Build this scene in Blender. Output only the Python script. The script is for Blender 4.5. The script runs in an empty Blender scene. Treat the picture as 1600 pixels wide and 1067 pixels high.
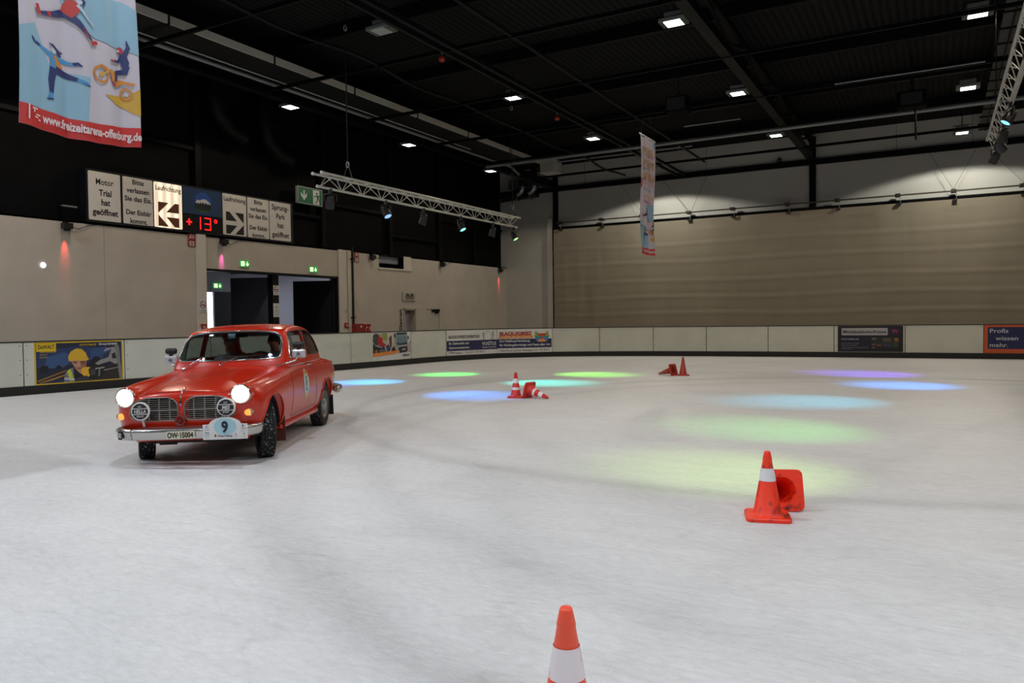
import bpy, bmesh, math, random
import numpy as np
from mathutils import Vector, Matrix, noise
from mathutils.bvhtree import BVHTree
random.seed(7)
SC = bpy.context.scene
COL = SC.collection
PI = math.pi

# ------------------------------------------------------------------ camera, world, exposure
cam_data = bpy.data.cameras.new('camera')
cam = bpy.data.objects.new('camera', cam_data)
COL.objects.link(cam)
_r, _u, _b = (0.871362, 0.490489, -0.012227), (-0.003536, 0.031198, 0.999507), (0.490628, -0.870889, 0.028919)
cam.matrix_world = Matrix(((_r[0], _u[0], _b[0], 0.0), (_r[1], _u[1], _b[1], 0.0), (_r[2], _u[2], _b[2], 1.55), (0, 0, 0, 1)))
cam_data.sensor_width = 36.0
cam_data.lens = 36.0 * 1182.0 / 1600.0
cam_data.clip_end = 200
SC.camera = cam

world = bpy.data.worlds.new('world'); SC.world = world; world.use_nodes = True
world.node_tree.nodes['Background'].inputs[0].default_value = (0.80, 0.88, 1.0, 1)
world.node_tree.nodes['Background'].inputs[1].default_value = 6.0      # overcast daylight outside the hall
SC.view_settings.view_transform = 'Standard'
SC.view_settings.look = 'None'
SC.view_settings.gamma = 1.0
SC.view_settings.use_curve_mapping = False
SC.view_settings.exposure = 0.0
FLOOD_W = 550.0          # ceiling floodlights, watts each
POOL_W = 1500.0            # coloured stage lamps
WALL_W = 70.0             # small coloured wall lamps

# the rows of ceiling floodlights go on behind and beside the camera
HIDDEN_FLOODS = [(-18.26, 11.7), (-18.26, 5.3), (-18.26, -1.1), (-11.65, 8.1), (-11.65, 1.7), (-11.65, -4.7), (-5.46, 11.2), (-5.46, 4.8), (-5.46, -1.6),
                 (.78, 14.4), (.78, 8.1), (.78, 1.7), (.78, -4.7), (7.0, 24.2), (7.0, 17.7), (7.0, 11.2), (7.0, 4.8), (7.0, -1.6), (7.0, 30.6)]

# ------------------------------------------------------------------ materials
def lin(c):
    if isinstance(c, str):
        c = [int(c[i:i+2], 16) / 255 for i in (0, 2, 4)]
        c = [x / 12.92 if x <= .04045 else ((x + .055) / 1.055) ** 2.4 for x in c]
    return (c[0], c[1], c[2], 1.0)

_mats = {}
def M(name, col='808080', rough=.6, metal=0.0, spec=.5, var=0.0, vscale=3.0, emit=None, estr=0.0, coat=0.0, bump=0.0, bscale=40.0):
    """principled material; var = noise variation of the colour, bump = fine relief"""
    if name in _mats: return _mats[name]
    m = bpy.data.materials.new(name); m.use_nodes = True
    nt = m.node_tree; b = nt.nodes['Principled BSDF']
    b.inputs['Base Color'].default_value = lin(col)
    b.inputs['Roughness'].default_value = rough
    b.inputs['Metallic'].default_value = metal
    b.inputs['Specular IOR Level'].default_value = spec
    b.inputs['Coat Weight'].default_value = coat
    b.inputs['Coat Roughness'].default_value = .05
    if emit is not None:
        b.inputs['Emission Color'].default_value = lin(emit)
        b.inputs['Emission Strength'].default_value = estr
    if var > 0 or bump > 0:
        tc = nt.nodes.new('ShaderNodeTexCoord')
    if var > 0:
        n = nt.nodes.new('ShaderNodeTexNoise'); n.inputs['Scale'].default_value = vscale; n.inputs['Detail'].default_value = 5
        nt.links.new(tc.outputs['Object'], n.inputs['Vector'])
        r = nt.nodes.new('ShaderNodeMapRange'); r.inputs[1].default_value = .3; r.inputs[2].default_value = .7
        r.inputs[3].default_value = 1 - var; r.inputs[4].default_value = 1 + var
        nt.links.new(n.outputs['Fac'], r.inputs[0])
        mx = nt.nodes.new('ShaderNodeVectorMath'); mx.operation = 'SCALE'; mx.inputs[0].default_value = lin(col)[:3]
        nt.links.new(r.outputs[0], mx.inputs['Scale']); nt.links.new(mx.outputs[0], b.inputs['Base Color'])
    if bump > 0:
        n = nt.nodes.new('ShaderNodeTexNoise'); n.inputs['Scale'].default_value = bscale; n.inputs['Detail'].default_value = 4
        nt.links.new(tc.outputs['Object'], n.inputs['Vector'])
        bp = nt.nodes.new('ShaderNodeBump'); bp.inputs['Strength'].default_value = bump; bp.inputs['Distance'].default_value = .02
        nt.links.new(n.outputs['Fac'], bp.inputs['Height']); nt.links.new(bp.outputs[0], b.inputs['Normal'])
    _mats[name] = m
    return m

def glass_mat(name, tint='d8e0dc', refl=1.0):
    """thin sheet of glass: clear, with mirror reflections by angle"""
    if name in _mats: return _mats[name]
    m = bpy.data.materials.new(name); m.use_nodes = True; nt = m.node_tree
    for n in list(nt.nodes): nt.nodes.remove(n)
    o = nt.nodes.new('ShaderNodeOutputMaterial'); t = nt.nodes.new('ShaderNodeBsdfTransparent'); t.inputs[0].default_value = lin(tint)
    g = nt.nodes.new('ShaderNodeBsdfGlossy'); g.inputs['Roughness'].default_value = .02
    f = nt.nodes.new('ShaderNodeFresnel'); ge = nt.nodes.new('ShaderNodeNewGeometry'); mr = nt.nodes.new('ShaderNodeMapRange')
    mr.inputs[3].default_value = 1.5; mr.inputs[4].default_value = 1 / 1.5          # same reflection from both faces of the sheet
    nt.links.new(ge.outputs['Backfacing'], mr.inputs[0]); nt.links.new(mr.outputs[0], f.inputs['IOR'])
    x = nt.nodes.new('ShaderNodeMixShader')
    nt.links.new(f.outputs[0], x.inputs[0]); nt.links.new(t.outputs[0], x.inputs[1]); nt.links.new(g.outputs[0], x.inputs[2])
    nt.links.new(x.outputs[0], o.inputs[0])
    _mats[name] = m
    return m

# ------------------------------------------------------------------ object helpers
WM = {}                                   # world matrix of every object made here
def _link(o, parent=None, mw=None):
    COL.objects.link(o)
    if parent is not None:
        o.parent = parent
        o.matrix_basis = Matrix.Identity(4)
        WM[o] = WM[parent].copy()
    else:
        WM[o] = mw.copy() if mw is not None else Matrix.Identity(4)
        o.matrix_basis = WM[o]
    return o

def tag(o, label=None, cat=None, group=None, kind=None):
    if label: o['label'] = label
    if cat: o['category'] = cat
    if group: o['group'] = group
    if kind: o['kind'] = kind
    return o

def thing(name, label, cat, loc=(0, 0, 0), rot=None, group=None):
    """an Empty at the thing's base; rot is a 3x3 Matrix or a z angle"""
    o = bpy.data.objects.new(name, None); o.empty_display_size = .2
    if rot is None: R = Matrix.Identity(3)
    elif isinstance(rot, (int, float)): R = Matrix.Rotation(rot, 3, 'Z')
    else: R = rot
    _link(o, None, Matrix.Translation(loc) @ R.to_4x4())
    return tag(o, label, cat, group)

def frame(xd, yd):
    """rotation whose local x runs along xd and local y along yd (z faces outwards)"""
    x = Vector(xd).normalized(); y = Vector(yd); y = (y - x * y.dot(x)).normalized(); z = x.cross(y)
    return Matrix((x, y, z)).transposed()

class MB:
    """collects shapes of ONE mesh object"""
    def __init__(s): s.v = []; s.f = []; s.mi = []; s.sm = []
    def add(s, vs, fs, mi=0, smooth=False):
        k = len(s.v); s.v += [tuple(v) for v in vs]
        for f in fs: s.f.append([i + k for i in f]); s.mi.append(mi); s.sm.append(smooth)
        return s
    def box(s, x0, x1, y0, y1, z0, z1, mi=0):
        v = [(x0, y0, z0), (x1, y0, z0), (x1, y1, z0), (x0, y1, z0), (x0, y0, z1), (x1, y0, z1), (x1, y1, z1), (x0, y1, z1)]
        return s.add(v, [(0, 3, 2, 1), (4, 5, 6, 7), (0, 1, 5, 4), (1, 2, 6, 5), (2, 3, 7, 6), (3, 0, 4, 7)], mi)
    def bbox(s, x0, x1, y0, y1, z0, z1, b=.01, mi=0):
        """box with chamfered edges"""
        bm = bmesh.new(); bmesh.ops.create_cube(bm, size=1)
        for v in bm.verts: v.co = Vector(((x0 + x1) / 2 + v.co.x * (x1 - x0), (y0 + y1) / 2 + v.co.y * (y1 - y0), (z0 + z1) / 2 + v.co.z * (z1 - z0)))
        bmesh.ops.bevel(bm, geom=bm.edges[:], offset=b, segments=2, affect='EDGES', profile=.5)
        return s.bm(bm, mi)
    def bm(s, bm, mi=0, smooth=False, mat=None):
        bm.verts.index_update()
        vs = [(mat @ v.co if mat else v.co) for v in bm.verts]
        s.add(vs, [[v.index for v in f.verts] for f in bm.faces], mi, smooth); bm.free(); return s
    def tube(s, pts, r, n=8, mi=0, cap=True, smooth=True, closed=False):
        pts = [Vector(p) for p in pts]; L = len(pts); vs = []; up = None
        for i, p in enumerate(pts):
            if closed: t = pts[(i + 1) % L] - pts[i - 1]
            else: t = pts[min(i + 1, L - 1)] - pts[max(i - 1, 0)]
            t.normalize()
            if up is None: up = t.orthogonal().normalized()
            else: up = (up - t * up.dot(t)); up = up.normalized() if up.length > 1e-6 else t.orthogonal().normalized()
            w = t.cross(up); rr = r[i] if isinstance(r, (list, tuple)) else r
            for k in range(n):
                a = 2 * PI * k / n; vs.append(p + (up * math.cos(a) + w * math.sin(a)) * rr)
        fs = []
        for i in range(L if closed else L - 1):
            j = (i + 1) % L
            for k in range(n): fs.append((i * n + k, i * n + (k + 1) % n, j * n + (k + 1) % n, j * n + k))
        s.add(vs, fs, mi, smooth)
        if cap and not closed: s.add(vs[:n], [list(range(n))[::-1]], mi); s.add(vs[-n:], [list(range(n))], mi)
        return s
    def lathe(s, prof, n=24, mat=None, mi=0, smooth=True, closed=False):
        """profile of (radius, z) turned round z; mat places it"""
        mat = mat or Matrix.Identity(4); vs = []
        for r, z in prof:
            for k in range(n): vs.append(mat @ Vector((r * math.cos(2 * PI * k / n), r * math.sin(2 * PI * k / n), z)))
        fs = []; L = len(prof)
        for i in range(L if closed else L - 1):
            j = (i + 1) % L
            for k in range(n): fs.append((i * n + k, i * n + (k + 1) % n, j * n + (k + 1) % n, j * n + k))
        return s.add(vs, fs, mi, smooth)
    def poly(s, pts, z=0.0, mi=0):
        return s.add([(p[0], p[1], z) if len(p) == 2 else p for p in pts], [list(range(len(pts)))], mi)
    def prism(s, pts, z0, z1, mi=0):
        n = len(pts)
        vs = [(p[0], p[1], z0) for p in pts] + [(p[0], p[1], z1) for p in pts]
        return s.add(vs, [list(range(n))[::-1], [i + n for i in range(n)]] + [(i, (i + 1) % n, (i + 1) % n + n, i + n) for i in range(n)], mi)
    def build(s, name, mats, parent=None, world=True, mw=None, smooth_angle=None):
        """world: the collected coordinates are world ones (moved into the parent's frame)"""
        me = bpy.data.meshes.new(name)
        vs = s.v
        o = bpy.data.objects.new(name, me); _link(o, parent, mw)
        if world:
            inv = WM[o].inverted()
            if inv != Matrix.Identity(4): vs = [inv @ Vector(v) for v in vs]
        me.from_pydata([tuple(v) for v in vs], [], s.f)
        for m in (mats if isinstance(mats, (list, tuple)) else [mats]): me.materials.append(m)
        me.polygons.foreach_set('material_index', s.mi); me.polygons.foreach_set('use_smooth', s.sm)
        me.validate(); me.update()
        return o

def structure(name, mb, mats, parent=None):
    o = mb.build(name, mats, parent)
    if parent is None: o['kind'] = 'structure'
    return o

def ell(cx, cy, rx, ry, n=28, a0=0, a1=2 * PI):
    full = abs(a1 - a0 - 2 * PI) < 1e-6
    return [(cx + rx * math.cos(a0 + (a1 - a0) * i / (n if full else n - 1)), cy + ry * math.sin(a0 + (a1 - a0) * i / (n if full else n - 1))) for i in range(n)]
def rect(x0, y0, x1, y1): return [(x0, y0), (x1, y0), (x1, y1), (x0, y1)]
def rrect(x0, y0, x1, y1, r, n=5):
    out = []
    for cx, cy, a in ((x1 - r, y0 + r, -PI / 2), (x1 - r, y1 - r, 0), (x0 + r, y1 - r, PI / 2), (x0 + r, y0 + r, PI)):
        out += [(cx + r * math.cos(a + PI / 2 * i / n), cy + r * math.sin(a + PI / 2 * i / n)) for i in range(n + 1)]
    return out
def stroke(pts, w):
    """polyline thickened into a polygon; w may be a list"""
    L = []; R = []
    for i, p in enumerate(pts):
        a = pts[max(i - 1, 0)]; b = pts[min(i + 1, len(pts) - 1)]
        dx, dy = b[0] - a[0], b[1] - a[1]; l = math.hypot(dx, dy) or 1
        h = (w[i] if isinstance(w, (list, tuple)) else w) / 2
        L.append((p[0] - dy / l * h, p[1] + dx / l * h)); R.append((p[0] + dy / l * h, p[1] - dx / l * h))
    return R + L[::-1]

class Art:
    """flat print on a face: coloured shapes laid over each other, one mesh"""
    def __init__(s): s.items = []
    def p(s, pts, mat): s.items.append((pts, mat)); return s
    def build(s, name, parent, z0=.002, dz=.0008, fn=None, cell=None):
        bm = bmesh.new(); mats = []
        for k, (pts, mat) in enumerate(s.items):
            if mat not in mats: mats.append(mat)
            z = z0 + dz * k
            vs = [bm.verts.new((p[0], p[1], z)) for p in pts]
            f = bm.faces.new(vs); f.material_index = mats.index(mat)
            if f.normal.z < 0: f.normal_flip()
        bm.normal_update()
        for f in bm.faces:
            if f.normal.z < 0: f.normal_flip()
        bmesh.ops.triangulate(bm, faces=bm.faces[:], ngon_method='EAR_CLIP')
        if cell:
            for _ in range(6):
                es = [e for e in bm.edges if e.calc_length() > cell]
                if not es: break
                bmesh.ops.subdivide_edges(bm, edges=es, cuts=1)
                bmesh.ops.triangulate(bm, faces=bm.faces[:])
        if fn:
            for v in bm.verts: v.co = fn(v.co.x, v.co.y, v.co.z)
        me = bpy.data.meshes.new(name); bm.to_mesh(me); bm.free()
        for m in mats: me.materials.append(m)
        o = bpy.data.objects.new(name, me); _link(o, parent)
        return o

_tc = {}
def text_mesh(body, size=.1, align='CENTER', width=None, bold=0.0, space=1.0, height=None, shear=0.0):
    """lettering as (verts, faces); width squeezes it to that width, height is the cap height"""
    key = (body, align, bold, space, shear)
    if key not in _tc:
        cu = bpy.data.curves.new('lettering', 'FONT'); cu.body = body; cu.size = 1.0; cu.align_x = align; cu.align_y = 'TOP_BASELINE'
        cu.resolution_u = 3; cu.offset = bold; cu.space_line = space; cu.shear = shear
        ob = bpy.data.objects.new('lettering', cu); COL.objects.link(ob)
        me = bpy.data.meshes.new_from_object(ob)
        _tc[key] = ([v.co.copy() for v in me.vertices], [list(p.vertices) for p in me.polygons])
        bpy.data.objects.remove(ob); bpy.data.curves.remove(cu); bpy.data.meshes.remove(me)
    vs, fs = _tc[key]
    if not vs: return [], []
    sy = size
    if height: sy = height / .69
    xs = [v.x for v in vs]; w0 = (max(xs) - min(xs)) or 1
    sx = width / w0 if width else sy
    return [Vector((v.x * sx, v.y * sy, 0)) for v in vs], fs

def lettering(parent, items, mat, name='lettering', z=.006, fn=None):
    """items: (text, x, y, kwargs) baseline of first line; all of one colour in one mesh"""
    mb = MB()
    for body, x, y, kw in items:
        vs, fs = text_mesh(body, **kw)
        mb.add([(fn(v.x + x, v.y + y, z) if fn else (v.x + x, v.y + y, z)) for v in vs], fs)
    return mb.build(name, mat, parent, world=False)

def copy_tree(src, mw, name=None):
    """a copy of a thing with copies of its parts and sub-parts (mesh data shared)"""
    r = src.copy(); COL.objects.link(r); r.parent = None; r.matrix_basis = mw; WM[r] = mw.copy()
    def kids(a, b):
        for ch in [c for c in WM if c.parent == a]:
            c = ch.copy(); COL.objects.link(c); c.parent = b; c.matrix_basis = ch.matrix_basis
            WM[c] = WM[b] @ c.matrix_basis
            kids(ch, c)
    kids(src, r)
    return r

# ------------------------------------------------------------------ the hall
def ice_material():
    m = bpy.data.materials.new('ice'); m.use_nodes = True; nt = m.node_tree; b = nt.nodes['Principled BSDF']; N = nt.nodes.new; Lk = nt.links.new
    tc = N('ShaderNodeTexCoord'); sep = N('ShaderNodeSeparateXYZ'); Lk(tc.outputs['Object'], sep.inputs[0])
    def math_(op, a, b_=None, c=None):
        n = N('ShaderNodeMath'); n.operation = op
        for i, v in enumerate((a, b_, c)):
            if v is None: continue
            if isinstance(v, (int, float)): n.inputs[i].default_value = v
            else: Lk(v, n.inputs[i])
        return n.outputs[0]
    def noise_(scale, detail, rotz=0, sx=1, sy=1, rough=.55):
        mp = N('ShaderNodeMapping'); mp.inputs['Rotation'].default_value = (0, 0, rotz); mp.inputs['Scale'].default_value = (sx, sy, 1)
        n = N('ShaderNodeTexNoise'); n.inputs['Scale'].default_value = scale; n.inputs['Detail'].default_value = detail; n.inputs['Roughness'].default_value = rough
        Lk(tc.outputs['Object'], mp.inputs[0]); Lk(mp.outputs[0], n.inputs['Vector']); return n.outputs['Fac']
    big = noise_(.35, 4); mid = noise_(3.0, 6, .5, .35, 1.6); fine = noise_(20, 7, .5, .5, 1.3, .75); fine2 = noise_(24, 6, -.7, .45, 1.2, .75); wob = noise_(.5, 3)
    grain = noise_(90, 3)
    def band(cx, cy, r, w, k):          # a tyre track: an arc of dulled ice
        dx = math_('SUBTRACT', sep.outputs[0], cx); dy = math_('SUBTRACT', sep.outputs[1], cy)
        d = math_('SQRT', math_('ADD', math_('MULTIPLY', dx, dx), math_('MULTIPLY', dy, dy)))
        d = math_('ADD', d, math_('MULTIPLY', math_('SUBTRACT', wob, .5), .5))
        t = math_('DIVIDE', math_('SUBTRACT', d, r), w)
        g = math_('POWER', 2.718, math_('MULTIPLY', math_('MULTIPLY', t, t), -1.0))
        return math_('MULTIPLY', g, k)
    dark = None
    for a in TRACKS:
        g = band(*a); dark = g if dark is None else math_('ADD', dark, g)
    patchy = math_('MULTIPLY', math_('MULTIPLY', dark, 1.35), math_('ADD', .25, math_('MULTIPLY', mid, 1.3)))
    v = math_('ADD', 0.70, math_('MULTIPLY', math_('SUBTRACT', big, .5), .16))
    v = math_('ADD', v, math_('MULTIPLY', math_('SUBTRACT', mid, .5), .16))
    v = math_('ADD', v, math_('MULTIPLY', math_('SUBTRACT', fine, .5), .30))
    v = math_('ADD', v, math_('MULTIPLY', math_('SUBTRACT', fine2, .5), .22))
    v = math_('ADD', v, math_('MULTIPLY', math_('SUBTRACT', grain, .5), .16))
    v = math_('SUBTRACT', v, patchy)
    for sc_, rz_, sx_, kk in ((1.1, .4, .35, .05), (1.7, -.5, .4, .045), (2.6, 1.2, .5, .035)):      # fine skate and tyre scratches
        r_ = math_('SUBTRACT', 1.0, math_('MULTIPLY', math_('ABSOLUTE', math_('SUBTRACT', noise_(sc_, 1.5, rz_, sx_, 1.0), .5)), 70.0))
        v = math_('SUBTRACT', v, math_('MULTIPLY', math_('MAXIMUM', r_, 0.0), math_('MULTIPLY', mid, kk * 1.4)))
    cmb = N('ShaderNodeCombineXYZ')
    for i, k in enumerate((.985, .985, .99)): Lk(math_('MULTIPLY', v, k), cmb.inputs[i])
    Lk(cmb.outputs[0], b.inputs['Base Color'])
    rg = math_('ADD', .42, math_('MULTIPLY', mid, .2)); Lk(rg, b.inputs['Roughness']); b.inputs['Specular IOR Level'].default_value = .32
    bp = N('ShaderNodeBump'); bp.inputs['Strength'].default_value = .25; bp.inputs['Distance'].default_value = .004
    Lk(math_('ADD', fine, fine2), bp.inputs['Height']); Lk(bp.outputs[0], b.inputs['Normal'])
    return m
# arcs of tyre tracks: centre x, y, radius, width, depth of tone
TRACKS = [(0.9, 11.6, 9.3, .22, .075), (0.9, 11.6, 8.1, .2, .05), (2.2, 12.0, 10.1, .2, .05), (-2.5, 14.2, 7.6, .16, .09), (6.0, 18.0, 14.2, .3, .04), (-14.0, -2.0, 13.2, .25, .035), (30, 2, 31.2, .2, .03)]

WHITE = M('painted_wall', 'c0b6a9', .85, var=.07, vscale=1.2, bump=.15, bscale=12)
WHITE2 = M('far_wall_paint', 'bab8b2', .85, var=.04, vscale=.8)
PILM = M('pilaster_paint', 'cfc6ba', .8, var=.04, vscale=1.5)
BLACK = M('black_wall', '08080a', .8, spec=.12, var=.35, vscale=1.0)
STEEL_D = M('dark_steel', '070708', .55, spec=.12, var=.2)
STEEL_G = M('grey_steel', '17181a', .5, .2, spec=.12)
PIPE_L = M('pale_pipe', '828484', .4, .3)
GREY_BOX = M('grey_sheet', 'a8a6a0', .5)
CONC = M('concrete', '6d6a66', .9, var=.15)
BLKP = M('black_plastic', '101011', .45)
RUB = M('black_rubber', '141414', .7, var=.1)
WH = M('white_print', 'e2e2e0', .5)
CHROME = M('chrome', 'd8d8d6', .12, 1.0)
ALU = M('aluminium', 'c2c2c0', .35, .9)

structure('floor', MB().box(-32, 14.4, -12.4, 37, -.35, -.012), CONC)
# the ice lies inside the boards
PATH = [(-18.6, -6), (-18.5, -2), (-18.3, 2), (-17.9, 7), (-17.55, 11), (-17.0, 15), (-16.6, 18.5), (-16.45, 22), (-16.1, 25.0), (-15.1, 27.0), (-13.6, 28.3), (-11.6, 29.15), (-9, 29.85), (-4, 30.4), (1, 30.6), (6, 30.8), (11, 31), (13.5, 31.1)]
def crom(P, n=40):
    P = [np.array(p, float) for p in P]; Q = [2 * P[0] - P[1]] + P + [2 * P[-1] - P[-2]]; out = []
    for i in range(1, len(Q) - 2):
        for t in np.linspace(0, 1, n, endpoint=False):
            a, b, c, d = Q[i - 1:i + 3]
            out.append(.5 * (2 * b + (c - a) * t + (2 * a - 5 * b + 4 * c - d) * t * t + (3 * b - a - 3 * c + d) * t ** 3))
    out.append(P[-1]); return np.array(out)
PTS = crom(PATH)
SL = np.concatenate([[0], np.cumsum(np.linalg.norm(np.diff(PTS, axis=0), axis=1))])
_s0 = SL[80]                                    # distances are counted from the point (-18.3, 2)
def at_s(s): return Vector((np.interp(s + _s0, SL, PTS[:, 0]), np.interp(s + _s0, SL, PTS[:, 1]), 0))
ice = MB()
edge = [at_s(s) for s in np.arange(-8, 52, 1.0)]
ice.add([(p.x, p.y, 0) for p in edge] + [(14.2, 31.3, 0), (14.2, -12.2, 0), (-18.6, -12.2, 0)], [list(range(len(edge) + 3))[::-1]])
structure('floor_ice', ice, ice_material())

# left wall: white lower wall of panels with the gate, a washroom door and a notch at the top edge
WLX = -21.0
def lwall(y0, y1, z0, z1, d=0.0): return MB().box(WLX - .3, WLX + d, y0, y1, z0, z1)
wl = MB().box(WLX - .3, WLX - .02, -12, 16.78, -.05, 4.45)
for y0, y1, z0, z1 in ((-12, .5, 0, 4.45), (.515, 6.9, 0, 4.45), (6.915, 13.33, 0, 4.45), (13.345, 16.43, 0, 4.45), (16.78, 23.1, 3.36, 4.45), (23.87, 25.68, 0, 4.45), (25.68, 27.4, 0, 3.88), (27.4, 28.2, 2.06, 4.45), (28.2, 29.1, 0, 4.45), (29.1, 30.15, 2.1, 4.45), (30.15, 36.7, 0, 4.45)):
    wl.box(WLX - .3, WLX, y0, y1, z0 or -.05, z1)
wall_left = structure('wall_left', wl, WHITE)
MB().box(WLX - .3, WLX + .07, 16.43, 16.78, 0, 4.45).build('pilaster', PILM, wall_left)
MB().box(WLX - .3, WLX + .07, 23.1, 23.3, 0, 4.45).box(WLX - .3, WLX + .03, 23.3, 23.87, 0, 4.45).build('pilaster', PILM, wall_left)
MB().box(WLX - .3, WLX + .02, 27.4, 27.95, 3.82, 4.45).box(WLX - .28, WLX + .05, 25.6, 27.95, 3.80, 3.86).build('notch_reveal', PILM, wall_left)
structure('wall_left_upper', MB().box(-21.7, -21.32, -12.3, 36.7, 4.4, 9.75).box(-21.7, -21.32, 25.2, 28.4, 3.6, 4.45).box(-21.32, -21.0, -12, 36.7, 4.40, 4.45), BLACK)
for k, y in enumerate((10.2, 16.6, 22.4, 26.6, 30.4, 33.6)):
    structure('steel_column', MB().box(-21.32, -21.12, y, y + .22, 4.45, 9.7), M('column_black', '0b0b0d', .6, spec=.12))
for k, (y0, y1, z) in enumerate(((6, 16.6, 7.2), (16.8, 22.4, 5.6), (22.6, 26.6, 6.2), (26.8, 30.4, 5.3), (30.6, 36.6, 6.4))):
    structure('steel_rail', MB().box(-21.32, -21.18, y0, y1, z, z + .12), M('column_black', '0b0b0d', .6, spec=.12))
structure('wall_back', MB().box(-21.5, 14.4, -12.6, -12.3, -.3, 9.75), M('back_wall', '8a857d', .9))
structure('wall_right', MB().box(14.2, 14.6, -12.6, 37.2, -.3, 9.75), M('back_wall', '8a857d', .9))
# far wall with black steel posts and beams
structure('wall_far', MB().box(-21.7, 14.5, 36.7, 37.1, -.3, 9.75), WHITE2)
for x0, x1 in ((-17.97, -17.73), (-5.09, -4.82), (7.9, 8.15)):
    structure('steel_post', MB().box(x0, x1, 36.52, 36.7, 6.4, 9.6), STEEL_D)
structure('trim_1', MB().box(-21.3, 14.2, 36.50, 36.70, 8.36, 8.60), STEEL_D)
structure('trim_2', MB().box(-17.97, 14.2, 36.56, 36.70, 6.28, 6.46), STEEL_D)
structure('trim_3', MB().box(-18.32, -18.02, 36.52, 36.70, 0, 6.94), M('pale_strip', 'cfccc8', .7))
structure('trim_4', MB().box(-17.98, -17.93, 36.48, 36.70, 0, 6.40), STEEL_D)
for x in (-16.2, -9.8, -1.6, 1.2, 4.6): structure('trim_5', MB().box(x, x + .02, 36.685, 36.705, 8.6, 9.7), M('wall_joint', '6d6b68', .9))

# roof: dark corrugated deck, purlins, lattice girders
dk = bpy.data.materials.new('roof_deck'); dk.use_nodes = True
_b = dk.node_tree.nodes['Principled BSDF']; _b.inputs['Roughness'].default_value = .8; _b.inputs['Specular IOR Level'].default_value = .1
_tcn = dk.node_tree.nodes.new('ShaderNodeTexCoord'); _w = dk.node_tree.nodes.new('ShaderNodeTexWave'); _w.bands_direction = 'X'; _w.inputs['Scale'].default_value = 1.6
_cr = dk.node_tree.nodes.new('ShaderNodeMapRange'); _cr.inputs[3].default_value = .004; _cr.inputs[4].default_value = .013
dk.node_tree.links.new(_tcn.outputs['Object'], _w.inputs['Vector']); dk.node_tree.links.new(_w.outputs['Fac'], _cr.inputs[0])
dk.node_tree.links.new(_cr.outputs[0], _b.inputs['Base Color'])
structure('ceiling', MB().box(-22, 14.8, -12.8, 37.3, 9.75, 10.0), dk)
for y in np.arange(-9.3, 37, 4.23): structure('roof_purlin', MB().box(-21.6, 14.2, y - .09, y + .09, 9.38, 9.75), STEEL_D)
def girder(x, mat, zl=8.48):
    g = thing('roof_girder', None, None, (x, 12, zl)); g['kind'] = 'structure'
    MB().box(x - .14, x + .14, -12, 36.5, zl, zl + .12).box(x - .03, x + .03, -12, 36.5, zl + .1, zl + .42).build('bottom_chord', mat, g)
    MB().box(x - .1, x + .1, -12, 36.5, 9.3, 9.5).build('top_chord', STEEL_D, g)
    ys = np.arange(-11, 36, 2.115)
    for i in range(len(ys) - 1):
        za, zb = (zl + .4, 9.35) if i % 2 else (9.35, zl + .4)
        MB().tube([(x, ys[i], za), (x, ys[i + 1], zb)], .05, 6).build('brace', STEEL_D, g)
    return g
GIR = M('girder_steel', '0d0e10', .45, .2, spec=.12)
girder(-4.95, GIR); girder(8.0, GIR); girder(-17.9, GIR)
for dx in (-.22, .12): structure('roof_rail', MB().box(-10.95 + dx, -10.85 + dx, -12, 36.5, 8.44, 8.56), STEEL_G)
for y in np.arange(-9.0, 36.4, 4.23): structure('cross_rail', MB().box(-17.6, 14.1, y - .05 + .05, y + .07, 8.46, 8.56), STEEL_D)
structure('ceiling_pipe', MB().tube([(-17.4, 28.75, 8.3), (1.2, 28.75, 8.3), (14, 28.75, 8.3)], .065, 8), PIPE_L)
structure('ceiling_pipe', MB().tube([(-9.15, -12, 8.52), (-9.15, 34, 8.52)], .05, 6), STEEL_G)
structure('ceiling_pipe', MB().tube([(-13.4 + .08 * math.sin(y * .9), y, 8.5 + .05 * math.sin(y * 1.3)) for y in np.arange(-12, 35.5, .8)], .05, 6), STEEL_G)
for k, (x0, x1, y) in enumerate(((-2.7, 1.1, 24.5), (-8, -6, 27.0))): structure('ceiling_pipe', MB().tube([(x0, y, 8.42), (x1, y, 8.42)], .025, 6), PIPE_L)
cs = thing('ceiling_strip', None, None, (1.65, 18, 9.0)); cs['kind'] = 'structure'
for k in range(24):
    y = 6 + k * 1.27
    MB().box(1.40, 1.90, y, y + 1.2, 9.0, 9.04).build('panel', M('ceiling_panel', '3a3936', .7), cs)
    MB().box(1.34, 1.96, y - .06, y, 8.96, 9.02).build('cross_bar', STEEL_D, cs)
MB().box(1.62, 1.66, 6, 36.4, 8.96, 9.0).build('runner', STEEL_D, cs)
# long service channel over the left edge of the rink
ch = thing('service_channel', 'long pale edged service channel hung below the roof along the left side', 'duct', (-16, 10, 8.7))
MB().box(-16.04, -16.0, -6, 31.2, 8.70, 8.90).build('side_plate', M('channel_face', 'b5b0a5', .6), ch)
MB().box(-17.35, -16.04, -6, 31.2, 8.74, 8.80).build('underside', M('channel_dark', '141618', .5, spec=.12), ch)
MB().tube([(-17.4, -6, 8.68), (-17.4, 31.0, 8.68), (-17.3, 31.6, 8.4)], .06, 8).build('conduit', PIPE_L, ch)
MB().tube([(-17.1, -6, 8.70), (-17.1, 27, 8.70)], .02, 6).build('cable', GREY_BOX, ch)
for y in np.arange(2, 31, 3.3): MB().box(-16.06, -15.985, y, y + .05, 8.66, 8.98).build('bracket', STEEL_G, ch)
bx = thing('junction_box', 'pale grey sheet metal box at the end of the service channel', 'box', (-15.6, 31.4, 8.2))
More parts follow.
